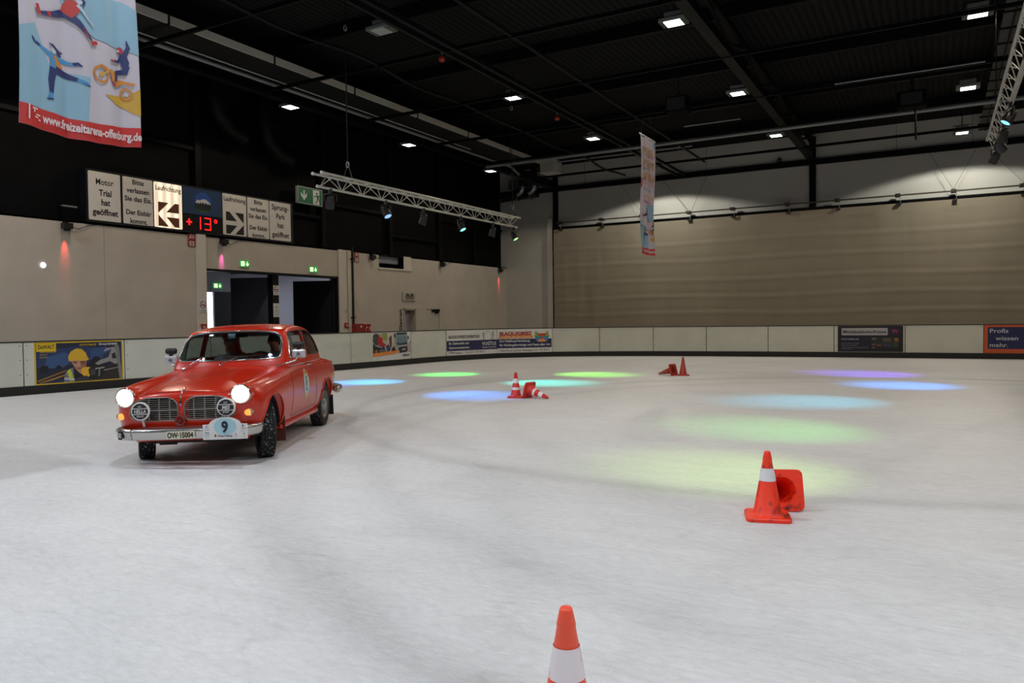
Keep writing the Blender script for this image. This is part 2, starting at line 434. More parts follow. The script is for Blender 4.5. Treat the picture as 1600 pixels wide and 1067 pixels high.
MB().bbox(-16.0, -15.2, 31.2, 31.9, 8.25, 8.85, .03).build('housing', GREY_BOX, bx)
MB().box(-15.95, -15.25, 31.19, 31.2, 8.3, 8.8).build('cover', M('grey_cover', '9a988f', .5), bx)
MB().tube([(-15.2, 31.5, 8.75), (-9, 31.5, 8.72)], .04, 6).build('pipe', PIPE_L, bx)

# ventilation ducts
SILV = M('galvanised', '8f9294', .3, .9)
for x, lab in ((-19.25, 'left of the two silver duct elbows dropping in the far corner'), (-18.55, 'right of the two silver duct elbows dropping in the far corner')):
    d = thing('duct_elbow', lab, 'duct', (x, 35.5, 8.2), group='silver duct elbows')
    MB().tube([(x, 35.5, 9.7), (x, 35.5, 8.75), (x, 35.5, 8.55)], .17, 14).build('duct', M('duct_dark', '3a3c3e', .35, .8), d)
    MB().tube([(x, 35.5, 8.6), (x - .02, 35.5, 8.42), (x - .12, 35.5, 8.28), (x - .3, 35.5, 8.22)], .19, 14).build('elbow', SILV, d)
d = thing('duct_run', 'dull horizontal ventilation duct along the far left corner', 'duct', (-20.3, 35.6, 8.1))
MB().tube([(-21.2, 35.6, 8.05), (-18.4, 35.6, 8.16)], .2, 16).build('duct', M('duct_dark', '3a3c3e', .35, .8), d)
for x in (-20.6, -19.6, -18.8): MB().tube([(x, 35.6, 8.08), (x + .05, 35.6, 8.08)], .22, 16).build('band', SILV, d)
d = thing('duct_box', 'grey duct box behind the silver elbows', 'duct', (-19.8, 36.2, 8.6))
MB().bbox(-20.4, -18.9, 36.0, 36.69, 8.65, 9.1, .02).build('housing', M('duct_grey', '55575a', .6), d)
for y, z, r in ((17.6, 8.9, .36), (19.7, 8.5, .36)):
    d = thing('black_duct', 'large black air duct curving down the dark upper wall behind the %s' % {17.6: 'temperature sign', 19.7: 'white Sprung-Park panel'}[y], 'duct', (-20.8, y, z - 1.2), group='black air ducts')
    MB().tube([(-20.7, y - .5, 9.7), (-20.7, y - .5, z), (-20.7, y - .35, z - .5), (-20.7, y, z - .85), (-20.7, y + .6, z - 1.0)], r, 16).build('duct', M('duct_black', '0b0b0c', .4, spec=.12), d)
    MB().tube([(-20.7, y - .5, z), (-20.7, y - .5, z - .06)], r + .03, 16).build('flange', M('duct_rim', '1e1c1a', .4, .5), d)

# gate in the left wall and the foyer behind
FOY = M('foyer_wall', 'a6a6b0', .8)
fw = MB().box(-26.4, -26.2, 12, 20.55, -.05, 4.0).box(-26.4, -26.2, 20.55, 22.75, 2.84, 4.0).box(-26.4, -26.2, 22.75, 30, -.05, 4.0)
structure('wall_foyer', fw, FOY)
structure('wall_foyer_side', MB().box(-26.4, -21.3, 11.8, 12, -.05, 4.0), FOY)
structure('ceiling_foyer', MB().box(-26.6, -21.3, 11.6, 30, 3.75, 4.1), M('foyer_ceiling', 'a09e9c', .8))
for y in (19.0, 20.6, 22.2): structure('trim_6', MB().box(-26.2, -21.3, y, y + .1, 3.62, 3.75), M('foyer_beam', '55555a', .7))
structure('wall_foyer_cap', MB().box(-21.45, -21.3, 11.8, 16.78, -.05, 4.4).box(-21.45, -21.3, 23.1, 30, -.05, 4.4), FOY)
gate = thing('door_1', None, None, (-21.15, 20, 0)); gate['kind'] = 'structure'
GF = M('gate_black', '09090b', .55, spec=.25)
GB = M('gate_leaf_grey', '3c3d47', .5, var=.08)
MB().box(-21.28, -20.98, 16.78, 23.1, 3.28, 3.36).box(-21.28, -20.98, 23.02, 23.1, 0, 3.3).build('frame', GF, gate)
MB().box(-21.34, -21.10, 19.75, 20.05, 0, 3.28).build('centre_post', GF, gate)
def leaf(y, x1, y1, mat):
    a = Vector((-21.2, y, 0)); b = Vector((x1, y1, 0)); t = (b - a).normalized(); n = Vector((-t.y, t.x, 0)) * .03
    P = [a + n, b + n, b - n, a - n]
    mb = MB().add([(p.x, p.y, .03) for p in P] + [(p.x, p.y, 3.2) for p in P], [(0, 3, 2, 1), (4, 5, 6, 7), (0, 1, 5, 4), (1, 2, 6, 5), (2, 3, 7, 6), (3, 0, 4, 7)])
    o = mb.build('door_leaf', mat, gate)
    h = b - t * .18
    MB().tube([(h.x - n.x * 2, h.y - n.y * 2, 1.0), (h.x - n.x * 3, h.y - n.y * 3, 1.05), (h.x - n.x * 3, h.y - n.y * 3, 1.35), (h.x - n.x * 2, h.y - n.y * 2, 1.4)], .015, 6).build('handle', ALU, o)
leaf(19.85, -22.7, 19.25, GB); leaf(22.95, -22.7, 22.35, GF)
bd = thing('door_2', None, None, (-26.3, 21.5, 0)); bd['kind'] = 'structure'
MB().box(-26.3, -26.2, 21.35, 22.75, 0, 2.84).build('door_leaf', GF, bd)
MB().box(-26.22, -26.17, 21.35, 22.8, 2.78, 2.86).build('frame', GF, bd)
structure('door_3', MB().box(-26.2, -26.15, 25.9, 27.2, 0, 2.25), M('pale_door', 'c8c8d2', .5))
# washroom doors to the right of the gate
structure('wall_passage', MB().box(-23.2, -23.1, 27.2, 28.6, -.05, 2.6).box(-23.1, -21.3, 27.2, 27.4, -.05, 2.6).box(-23.1, -21.3, 28.2, 28.4, -.05, 2.6).box(-23.2, -21.3, 27.2, 28.6, 2.1, 2.2), M('passage', '9c978a', .9))
d4 = thing('door_4', None, None, (-21.1, 27.8, 0)); d4['kind'] = 'structure'
MB().box(-21.02, -20.97, 27.34, 27.42, 0, 2.1).box(-21.02, -20.97, 28.18, 28.26, 0, 2.1).box(-21.02, -20.97, 27.34, 28.26, 2.04, 2.12).build('frame', M('door_frame', 'a8a294', .6), d4)
MB().box(-21.8, -21.76, 27.5, 28.2, 0, 2.04).build('door_leaf', M('door_olive', '7c7766', .6), d4)
d5 = thing('door_5', None, None, (-21.05, 29.6, 0)); d5['kind'] = 'structure'
MB().box(-21.08, -21.03, 29.12, 30.13, 0, 2.08).build('door_leaf', M('door_white', 'b9b4a8', .6), d5)
MB().box(-21.03, -20.92, 29.55, 30.1, 1.98, 2.09).box(-21.0, -20.94, 29.8, 30.05, 1.90, 1.98).build('door_closer', STEEL_G, d5)

# ------------------------------------------------------------------ rink boards
BOARD = M('board_white', 'c8cac0', .45, var=.05, vscale=1.3)
KICK = M('kick_black', '0f1011', .5)
boards = thing('rink_boards', 'low white rink boards with black kick strip curving round the ice', 'barrier', (-16.5, 20, 0))
SEAMS = [-7.0, -4.7, -2.3, .1, 2.5, 4.95, 7.33, 9.59, 11.9, 14.2, 16.88, 19.93, 21.93, 24.59, 26.99, 28.95, 31.13, 33.23, 35.56, 37.9, 40.25, 42.65, 45.05, 47.4]
def chord(s0, s1):
    a, b = at_s(s0), at_s(s1); t = (b - a).normalized(); n = Vector((t.y, -t.x, 0))       # n faces the ice
    return a, b, t, n
def slab(mb, a, b, n, z0, z1, d0, d1, g=0.0):
    t = (b - a).normalized(); a = a + t * g; b = b - t * g
    P = [a + n * d1, b + n * d1, b + n * d0, a + n * d0]
    return mb.add([(p.x, p.y, z0) for p in P] + [(p.x, p.y, z1) for p in P], [(0, 3, 2, 1), (4, 5, 6, 7), (0, 1, 5, 4), (1, 2, 6, 5), (2, 3, 7, 6), (3, 0, 4, 7)])
BOLT = M('bolt', '77756c', .4, .5)
for s0, s1 in zip(SEAMS[:-1], SEAMS[1:]):
    a, b, t, n = chord(s0, s1)
    p = slab(MB(), a, b, n, .19, 1.17, -.03, 0, .012).build('board_panel', BOARD, boards)
    mb = MB()
    for q, e in ((a, .07), (b, -.07)):
        for z in (.45, .78, 1.1):
            c = q + t * e + Vector((0, 0, z)); mb.tube([c - n * .002, c + n * .006], .014, 6)
    mb.build('bolt', BOLT, p)['kind'] = 'stuff'
    slab(MB(), a, b, n, -.04, .20, -.03, .015).build('kick_strip', KICK, boards)
    slab(MB(), a, b, n, 1.17, 1.20, -.05, .02).build('cap_rail', M('cap_dark', '2a2b28', .5), boards)
    slab(MB(), a, b, n, 0, 1.17, -.06, -.035).build('backing', KICK, boards)

def ad(name, label, s0, s1, z0=.2, z1=1.165, cs=None):
    """flat sheet fixed on the boards; local x along it, y up, origin its lower left corner as seen from the ice"""
    c0, c1 = cs or (s0, s1)
    a, b, t, n = chord(c0, c1)
    L = (b - a).length
    u0 = (s0 - c0) / (c1 - c0) * L; u1 = (s1 - c0) / (c1 - c0) * L
    o = a + t * u0 + n * .004
    th = thing(name, label, 'advertisement', (o.x, o.y, z0), frame(t, (0, 0, 1)), group='advertisements on the rink boards')
    w, h = u1 - u0, z1 - z0
    return th, w, h
def sheet(th, w, h, mat): return MB().box(0, w, 0, h, 0, .006).build('sheet', mat, th, world=False)
NAVY = M('print_navy', '1d2352', .5); ORNG = M('print_orange', 'd8722c', .5); PBLK = M('print_black', '131316', .5); PRED = M('print_red', 'b8352c', .5)
PYEL = M('print_yellow', 'cfae1e', .5); PGRY = M('print_grey', '8c8e90', .5); WPR = M('print_white', 'd6d6d4', .5)
def C(h): return M('print_' + h, h, .5)

# builder with a drill
th, w, h = ad('advertising_board', 'dark advertisement with a yellow helmeted builder, yellow border, left of the car', 7.549, 9.54, cs=(7.33, 9.59))
sheet(th, w, h, PYEL)
X = lambda u, v: (u * w, v * h)
def PX(pts): return [(u * w, (1 - v) * h) for u, v in pts]           # fractions, v from the top
A = Art()
A.p(PX([(.015, .03), (.985, .03), (.985, .97), (.015, .97)]), C('1a2238'))
A.p(PX([(.015, .2), (.5, .12), (.98, .2), (.98, .5), (.015, .6)]), C('24365c'))
A.p(PX([(.13, .35), (.33, .25), (.45, .4), (.3, .62), (.1, .62)]), C('34507e'))
A.p(PX([(.62, .2), (.8, .15), (.86, .3), (.7, .5), (.6, .5)]), C('2e4a78'))
A.p(PX([(.015, .88), (.33, .66), (.36, .9), (.36, .97), (.015, .97)]), C('2a1a16'))
A.p(PX([(.02, .9), (.33, .68), (.33, .71), (.03, .93)]), C('8a6a3a'))
A.p(PX([(.04, .95), (.33, .78), (.33, .81), (.08, .97)]), C('a07a44'))
A.p(PX([(.02, .97), (.3, .86), (.34, .97)]), C('1c2444'))
A.p(PX([(.05, .62), (.08, .55), (.14, .56), (.15, .7), (.05, .74)]), C('10131c'))
A.p(PX([(.22, .6), (.25, .55), (.3, .62), (.25, .66)]), C('10131c'))
A.p(PX([(.58, .6), (.95, .62), (.95, .97), (.58, .97)]), C('2a2322'))
A.p(PX([(.6, .5), (.66, .38), (.72, .4), (.73, .55), (.6, .62)]), C('12151e'))
A.p(PX([(.66, .56), (.72, .48), (.82, .42), (.86, .22), (.76, .28), (.79, .19), (.9, .16), (.95, .55), (.9, .6), (.84, .52), (.76, .56), (.7, .6)]), C('8d8a8a'))
A.p(PX([(.76, .34), (.83, .27), (.82, .4), (.75, .43)]), C('2a3448'))
A.p(PX([(.86, .34), (.9, .3), (.92, .45), (.87, .46)]), C('1a1d24'))
A.p(PX([(.9, .12), (.95, .12), (.985, .97), (.95, .97)]), C('77776e'))
A.p(PX([(.3, .97), (.32, .75), (.37, .66), (.44, .6), (.5, .97)]), C('6a7284'))
A.p(PX([(.34, .7), (.38, .66), (.42, .95), (.37, .95)]), C('b6bf3e'))
A.p(PX([(.41, .57), (.45, .52), (.5, .75), (.5, .97), (.42, .97)]), C('14161c'))
A.p(PX([(.38, .46), (.56, .46), (.56, .62), (.53, .74), (.49, .79), (.44, .68), (.41, .57)]), C('b08068'))
A.p(PX([(.48, .5), (.56, .48), (.56, .62), (.5, .62)]), C('8e5a48'))
A.p(PX([(.40, .49), (.46, .49), (.45, .53), (.41, .52)]), C('5e3c30')).p(PX([(.49, .49), (.545, .49), (.54, .53), (.5, .53)]), C('5e3c30')).p(PX([(.455, .5), (.485, .5), (.495, .6), (.455, .61)]), C('c08e74')).p(PX([(.44, .64), (.52, .64), (.5, .67), (.46, .67)]), C('7a4638'))
A.p(PX([(.36, .47), (.355, .36), (.385, .24), (.45, .17), (.51, .19), (.555, .28), (.575, .40), (.595, .44), (.56, .48), (.42, .46)]), C('d0a62a'))
A.p(PX([(.5, .66), (.58, .63), (.62, .68), (.58, .76), (.6, .84), (.56, .9), (.5, .8)]), C('d9a92c'))
A.p(PX([(.58, .68), (.7, .62), (.8, .64), (.78, .8), (.72, .92), (.6, .9)]), C('15171a'))
A.p(PX([(.66, .67), (.77, .65), (.77, .68), (.66, .70)]), C('9a9a9c')).p(PX([(.6, .7), (.66, .69), (.66, .83), (.61, .85)]), C('3a3d42')).p(PX([(.7, .7), (.72, .7), (.71, .88), (.69, .88)]), C('6a6e72')).p(PX([(.76, .72), (.98, .66), (.98, .675), (.76, .75)]), C('8a8a86')).p(PX([(.42, .9), (.56, .84), (.6, .97), (.42, .97)]), C('2e3038')).p(PX([(.31, .86), (.42, .9), (.42, .94), (.305, .9)]), C('b8bac0'))
A.p(PX([(.015, .03), (.225, .03), (.225, .22), (.015, .22)]), PYEL)
A.build('printed_picture', th, z0=.0075)
lettering(th, [('DeWALT', .12 * w, h * .845, dict(width=.175 * w, height=.09 * h, bold=.022))], PBLK, z=.04 * 0 + .036)
lettering(th, [('DIE PROFIMASSE', .58 * w, h * .89, dict(width=.19 * w, height=.045 * h, bold=.008)), ('KOMPETENZCENTER', .14 * w, .75 * h, dict(width=.17 * w, height=.028 * h)), ('DEWALT', .09 * w, .69 * h, dict(width=.08 * w, height=.028 * h)), ('ELEKTRO', .09 * w, .63 * h, dict(width=.08 * w, height=.028 * h))], PYEL, z=.036)
lettering(th, [('FÜR ALLE GEWERKE!', .815 * w, h * .893, dict(width=.22 * w, height=.045 * h, bold=.028))], WPR, z=.036)

# truck and mechanic
th, w, h = ad('advertising_board', 'white advertisement with truck front and red figure above an orange bar', 17.88, 19.88, cs=(16.88, 19.93))
sheet(th, w, h, WPR)
A = Art()
A.p(PX([(0.02, .02), (.63, .02), (.63, .68), (.02, .74)]), C('b8b2a8'))
A.p(PX([(.02, .1), (.1, .02), (.2, .1), (.24, .4), (.1, .45), (.02, .35)]), C('40483e'))
A.p(PX([(.25, .02), (.38, .02), (.4, .22), (.33, .3), (.26, .2)]), C('8f9a4c'))
A.p(PX([(.38, .05), (.52, .02), (.55, .3), (.48, .6), (.4, .5)]), C('cfc4b4'))
A.p(PX([(.42, .2), (.5, .1), (.5, .5), (.45, .6)]), C('5c4238'))
A.p(PX([(.02, .4), (.3, .5), (.36, .7), (.02, .74)]), C('1c1a1a'))
A.p(PX([(.06, .42), (.26, .52), (.26, .56), (.08, .48)]), C('9aa0a4'))
A.p(PX([(.13, .2), (.2, .12), (.26, .2), (.27, .36), (.34, .42), (.34, .5), (.22, .48), (.14, .4)]), C('b8242a'))
A.p(PX([(.16, .1), (.2, .06), (.24, .12), (.2, .18)]), C('c09078'))
A.p(PX([(.34, .5), (.42, .42), (.46, .65), (.38, .7)]), C('3a3a6a'))
A.p(PX([(.48, .6), (.56, .5), (.6, .66), (.5, .7)]), C('2a2826'))
A.p(PX([(.06, .62), (.12, .6), (.14, .7), (.06, .72)]), C('a85a30'))
for k in range(4): A.p(PX([(.18 + .04 * k, .6), (.195 + .04 * k, .6), (.21 + .04 * k, .7), (.19 + .04 * k, .7)]), C('9a9898'))
A.p(PX([(.56, .1), (.59, .05), (.6, .2), (.57, .2)]), C('26262a'))
A.p(PX([(.6, .02), (.9, .02), (.92, .5), (.9, .66), (.64, .68), (.6, .5)]), C('9aa6ae'))
A.p(PX([(.62, .02), (.9, .02), (.9, .1), (.62, .12)]), C('3a4248'))
A.p(PX([(.62, .15), (.9, .14), (.91, .46), (.62, .47)]), C('6c8290'))
A.p(PX([(.63, .36), (.7, .42), (.9, .38), (.91, .46), (.64, .48)]), C('2c343a'))
A.p(PX([(.92, .15), (.95, .15), (.95, .28), (.92, .28)]), C('202226'))
A.p(PX([(.68, .55), (.9, .53), (.92, .68), (.88, .74), (.7, .76), (.66, .64)]), C('23262c'))
A.p(PX([(.76, .62), (.86, .61), (.86, .66), (.76, .67)]), C('b4b8ba'))
A.p(PX([(.9, .5), (1, .3), (1, .75), (.92, .74)]), C('b9a8a0'))
A.p(PX([(.02, .72), (.69, .66), (.69, .73), (.55, .78), (.02, .85)]), C('e08a3c'))
A.build('printed_picture', th, z0=.0075)
lettering(th, [('IVECO', .87 * w, .11 * h, dict(width=.18 * w, height=.075 * h, bold=.04)), ('www.iveco.com', .11 * w, .045 * h, dict(width=.12 * w, height=.02 * h))], NAVY, z=.036)

# caterer and bouncy castle hire: two sheets side by side
th, w, h = ad('advertising_board', 'white and navy advertisement of a caterer with plate, fork and knife', 21.95, 24.58, cs=(21.93, 24.59))
sheet(th, w, h, WPR)
A = Art().p(PX([(.0, .42), (1, .42), (1, .82), (0, .82)]), NAVY)
A.p(stroke(ell(.81 * w, .72 * h, .07 * w, .215 * h, 30, -.1, 2 * PI - .15), .014), PBLK)
for u in (.715, .91): A.p(PX([(u - .004, .1), (u + .004, .1), (u + .006, .43), (u - .006, .43)]), PBLK)
A.p(PX([(.705, .12), (.725, .12), (.72, .25), (.71, .25)]), PBLK)
A.p(PX([(.905, .06), (.92, .06), (.92, .28), (.905, .28)]), PBLK)
A.build('printed_picture', th, z0=.0075)
lettering(th, [('BLACK-FOREST-EVENTS.EU', .34 * w, .68 * h, dict(width=.6 * w, height=.11 * h, bold=.02)), ('77795 Gutach  -  Tel. 0157 / 737 369 31', .39 * w, .06 * h, dict(width=.7 * w, height=.08 * h, bold=.005))], PBLK, z=.016)
lettering(th, [('Ihr Zeltverleih und', .23 * w, .435 * h, dict(width=.38 * w, height=.085 * h, bold=.028)), ('Gastronomieservice', .235 * w, .265 * h, dict(width=.39 * w, height=.08 * h, bold=.028)), ('VOGTLE', .83 * w, .36 * h, dict(width=.29 * w, height=.13 * h, bold=.02)), ('..', .83 * w, .5 * h, dict(width=.05 * w, height=.1 * h)), ('Gastronomie', .83 * w, .25 * h, dict(width=.29 * w, height=.06 * h, bold=.005))], WPR, z=.016)
th, w, h = ad('advertising_board', 'white and navy advertisement with red and orange headline and bouncy castle', 24.6, 26.98, cs=(24.59, 26.99))
sheet(th, w, h, WPR)
A = Art().p(PX([(.0, .42), (.99, .42), (.99, .80), (0, .80)]), NAVY)
A.p(PX([(.02, .4), (.04, .26), (.62, .22), (.65, .4)]), C('d8783c'))
A.p(PX([(.68, .15), (.71, .1), (.74, .25), (.88, .25), (.91, .1), (.93, .14), (.95, .34), (.9, .44), (.7, .44), (.67, .32)]), C('3c9a58'))
for u in (.69, .74, .88, .92): A.p(PX([(u - .015, .3), (u, .06), (u + .015, .3)]), C('d9a030'))
A.p(PX([(.73, .2), (.89, .2), (.88, .3), (.74, .3)]), C('c23a30'))
A.p(PX([(.70, .36), (.92, .36), (.92, .52), (.70, .52)]), C('4a7ac0'))
A.p(PX([(.73, .56), (.75, .46), (.81, .42), (.87, .46), (.89, .56)]), C('e0924a'))
A.p(PX([(.77, .4), (.81, .34), (.85, .4), (.81, .44)]), C('b04a60'))
A.build('printed_picture', th, z0=.0075)
lettering(th, [('BLACK-FOREST', .33 * w, .75 * h, dict(width=.58 * w, height=.13 * h, bold=.04))], C('a82e28'), z=.022)
lettering(th, [('HÜPFBURGEN-SPASS', .33 * w, .61 * h, dict(width=.56 * w, height=.1 * h, bold=.02))], C('f0c8a0'), z=.022)
lettering(th, [('Ihre Hüpfburg-Vermietung', .31 * w, .46 * h, dict(width=.55 * w, height=.085 * h, bold=.028)), ('für Kindergeburtstage und Feste aller Art', .5 * w, .29 * h, dict(width=.93 * w, height=.085 * h, bold=.028))], WPR, z=.022)
lettering(th, [('Rufen Sie uns auch per WhatsApp: 0157 / 737 369 31', .5 * w, .06 * h, dict(width=.9 * w, height=.08 * h, bold=.005))], PBLK, z=.022)

# newspaper channel
th, w, h = ad('advertising_board', 'black advertisement with white headline strip and small red letters', 38.03, 40.19, z0=.215, z1=1.16, cs=(37.9, 40.25))
sheet(th, w, h, PBLK)
A = Art()
A.p(PX([(.06, .36), (.5, .36), (.5, .96), (.06, .96)]), C('14152a'))
A.p([(x_, y_) for x_, y_ in rrect(.06 * w, .64 * h, .77 * w, .92 * h, .03)], C('aaa6aa'))
A.p(PX([(.77, .08), (.95, .08), (.95, .36), (.77, .36)]), C('1a1838'))
A.p(PX([(.52, .46), (.93, .46), (.93, .82), (.52, .82)]), C('26291f'))
A.p(PX([(.53, .46), (.6, .46), (.6, .53), (.53, .53)]), C('6a6e70'))
A.p(PX([(.7, .46), (.82, .46), (.82, .62), (.7, .62)]), C('4e4e44'))
A.p(PX([(.86, .46), (.93, .46), (.93, .6), (.88, .6)]), C('8a5a22'))
A.p(PX([(.6, .7), (.66, .7), (.68, .78), (.6, .78)]), C('6e4326'))
A.p(PX([(.84, .64), (.93, .62), (.93, .8), (.84, .8)]), C('2d3f2a'))
A.p(PX([(.7, .68), (.8, .66), (.83, .8), (.7, .8)]), C('26364e'))
for v0 in (.7, .83): A.p(PX([(.53, v0), (.58, v0), (.58, v0 + .03), (.53, v0 + .03)]), C('7c8084'))
A.build('printed_picture', th, z0=.0075)
lettering(th, [('Mittelbadische-Presse', .415 * w, .72 * h, dict(width=.66 * w, height=.11 * h, bold=.008))], PBLK, z=.02)
lettering(th, [('TV', .875 * w, .73 * h, dict(width=.1 * w, height=.12 * h, bold=.05))], C('b03040'), z=.02)
lettering(th, [('.', .785 * w, .72 * h, dict(height=.1 * h)), ('www.mibatv.de', .195 * w, .47 * h, dict(width=.27 * w, height=.055 * h, bold=.028)), ('Das Fernsehen der Region', .2 * w, .31 * h, dict(width=.28 * w, height=.028 * h)), ('täglich neue Nachrichten', .18 * w, .24 * h, dict(width=.24 * w, height=.028 * h)), ('Aktuelle Filme, Berichte und vieles mehr aus', .27 * w, .155 * h, dict(width=.42 * w, height=.028 * h)), ('Ihrer Umgebung', .14 * w, .1 * h, dict(width=.15 * w, height=.025 * h))], C('a8aab4'), z=.02)
# orange and navy
th, w, h = ad('advertising_board', 'orange advertisement with rounded navy panel and three pale words', 42.66, 45.04, z0=.2, z1=1.17, cs=(42.65, 45.05))
sheet(th, w, h, C('c8582a'))
Art().p(rrect(.045 * w, .15 * h, .96 * w, .92 * h, .05), C('1a2152')).build('printed_picture', th, z0=.0075)
lettering(th, [('Profis', .065 * w, .72 * h, dict(width=.225 * w, height=.14 * h, bold=.015, align='LEFT')), ('wissen', .14 * w, .46 * h, dict(width=.275 * w, height=.14 * h, bold=.015, align='LEFT')), ('mehr.', .065 * w, .22 * h, dict(width=.225 * w, height=.14 * h, bold=.015, align='LEFT'))], C('b9bcc6'), z=.012)
# letter on a plain panel, mostly hidden by the car
th, w, h = ad('board_lettering', 'pale sheet with black letters on the boards behind the car roof', 14.25, 15.42, z0=.2, z1=1.165, cs=(14.2, 16.88))
sheet(th, w, h, C('c9c6be'))
lettering(th, [('ch', w - .16, .56, dict(height=.27, width=.3, align='CENTER', bold=.02))], PBLK, z=.008)

# ------------------------------------------------------------------ wall sign board
SX = -20.9
SGN = M('sign_white', 'd9d2ca', .45, var=.03); SGD = M('sign_frame', '14151c', .4)
sb = thing('sign_board', 'long wall sign of white panels with red temperature display above the gate', 'sign', (SX, 12.8, 4.47), frame((0, 1, 0), (0, 0, 1)))
MB().box(0, 7.85, 0, 1.5, -.35, -.02).build('housing', SGD, sb, world=False)
def spanel(y0, y1, mat):
    o = MB()
    o.prism(rrect(y0 - 12.8, .06, y1 - 12.8, 1.44, .03), -.02, .01)
    return o.build('sign_panel', mat, sb, world=False)
LIT = bpy.data.materials.new('lit_panel'); LIT.use_nodes = True
_nt = LIT.node_tree; _b = _nt.nodes['Principled BSDF']; _b.inputs['Base Color'].default_value = (.6, .55, .5, 1)
_tn = _nt.nodes.new('ShaderNodeTexCoord'); _wv = _nt.nodes.new('ShaderNodeTexWave'); _wv.bands_direction = 'X'; _wv.inputs['Scale'].default_value = 1.15; _wv.inputs['Distortion'].default_value = .4
_mr = _nt.nodes.new('ShaderNodeMapRange'); _mr.inputs[3].default_value = .62; _mr.inputs[4].default_value = 1.15
_nt.links.new(_tn.outputs['Object'], _wv.inputs['Vector']); _nt.links.new(_wv.outputs['Fac'], _mr.inputs[0]); _nt.links.new(_mr.outputs[0], _b.inputs['Emission Strength'])
_b.inputs['Emission Color'].default_value = lin('ffe6c4')
STX = M('sign_text', '1b1a1c', .5)
def sgtext(panel, y0, lines):
    lettering(panel, [(t, x, y, k) for t, x, y, k in lines], STX, z=.012)
p = spanel(12.86, 13.81, SGN); W_ = 12.86 - 12.8
sgtext(p, 0, [('Motor', .53, 1.08, dict(height=.17, width=.53, bold=.014)), ('Trial', .55, .77, dict(height=.17, width=.38, bold=.03)), ('hat', .55, .50, dict(height=.17, width=.27, bold=.03)), ('geöffnet', .54, .22, dict(height=.17, width=.77, bold=.03))])
def bitte(x0, x1):
    c = (x0 + x1) / 2 - 12.8; k = (x1 - x0) / .96
    return [('Bitte', c, 1.24, dict(height=.14, width=.37 * k, bold=.028)), ('verlassen', c, .99, dict(height=.14, width=.74 * k, bold=.028)), ('Sie das Eis.', c, .74, dict(height=.14, width=.88 * k, bold=.028)), ('Der Eisbär', c, .34, dict(height=.14, width=.82 * k, bold=.028)), ('kommt.', c, .085, dict(height=.14, width=.56 * k, bold=.028))]
p = spanel(13.9, 14.86, SGN); sgtext(p, 0, bitte(13.9, 14.86))
def arrow_panel(y0, y1, mat, flip, dark):
    p = spanel(y0, y1, mat); c = (y0 + y1) / 2 - 12.8; wd = y1 - y0
    lettering(p, [('Laufrichtung', c, 1.20, dict(height=.14, width=.93 * wd, bold=.024))], dark, z=.012)
    # dark square with the arrow left clear: three dark triangles round it
    x = lambda u: c + ((u - .5) * (-1 if flip else 1)) * wd * .76
    y = lambda v: .1 + v * .74
    A = Art()
    for t in ([(0, 1), (.5, 1), (0, .53)], [(0, .47), (.5, 0), (0, 0)], [(.8, 1), (1, 1), (1, .6), (.38, .6)], [(.38, .4), (1, .4), (1, 0), (.78, 0)]):
        A.p([(x(u), y(v)) for u, v in t], dark)
    A.build('arrow_print', p, z0=.0115)
arrow_panel(14.92, 15.88, LIT, False, M('sign_brown', '6a3a1c', .6))
ctr = MB().box(15.93 - 12.8, 17.42 - 12.8, .6, 1.44, -.02, .0).build('emblem_panel', M('sign_blue', '1c3a5c', .5, var=.06), sb, world=False)
ex, ey, er = 16.68 - 12.8, 1.0, .34
A = Art().p(ell(ex, ey, er, er, 40), C('24489a'))
A.p([(ex - .31, ey - .12), (ex - .27, ey + .02), (ex - .2, ey + .09), (ex - .12, ey + .07), (ex - .02, ey + .12), (ex + .1, ey + .13), (ex + .2, ey + .08), (ex + .28, ey + .02), (ex + .31, ey - .12)], C('c8c8c4'))
A.p([(ex - .33, ey - .05), (ex - .28, ey + .0), (ex - .24, ey - .05), (ex - .2, ey + .01), (ex - .16, ey - .05), (ex - .1, ey + .02), (ex - .05, ey - .04), (ex, ey + .03), (ex + .05, ey - .04), (ex + .1, ey + .02), (ex + .16, ey - .04), (ex + .2, ey + .01), (ex + .25, ey - .05), (ex + .29, ey), (ex + .33, ey - .06), (ex + .3, ey - .18), (ex + .2, ey - .27), (ex, ey - .3), (ex - .2, ey - .27), (ex - .3, ey - .18)], C('16201c'))
A.p([(ex - .28, ey - .2), (ex, ey - .24), (ex + .28, ey - .2), (ex + .2, ey - .28), (ex, ey - .335), (ex - .2, ey - .28)], C('35502e'))
A.build('emblem', ctr, z0=.001)
led = MB().box(15.93 - 12.8, 17.42 - 12.8, .06, .58, -.02, .0).build('temperature_display', M('display_dark', '120c0d', .3), sb, world=False)
RED_E = M('led_red', '300505', .5, emit='ff1a1c', estr=2.2)
mb = MB()
def seg(x, y, wd, ht, on):
    t = .05
    S = dict(a=(x, y + ht - t, x + wd, y + ht), d=(x, y, x + wd, y + t), g=(x, y + ht / 2 - t / 2, x + wd, y + ht / 2 + t / 2), b=(x + wd - t, y + ht / 2, x + wd, y + ht), c=(x + wd - t, y, x + wd, y + ht / 2), e=(x, y, x + t, y + ht / 2), f=(x, y + ht / 2, x + t, y + ht))
    for k in on:
        a = S[k]; mb.box(a[0] + .008, a[2] - .008, a[1] + .008, a[3] - .008, 0, .008)
mb.box(3.24, 3.44, .31, .36, 0, .008).box(3.315, 3.365, .23, .44, 0, .008)
mb.build('plus_sign', RED_E, led, world=False)
mb = MB(); seg(3.55, .12, .24, .42, 'bc'); mb.build('digit', RED_E, led, world=False)
mb = MB(); seg(3.92, .12, .26, .42, 'abgcd'); mb.build('digit', RED_E, led, world=False)
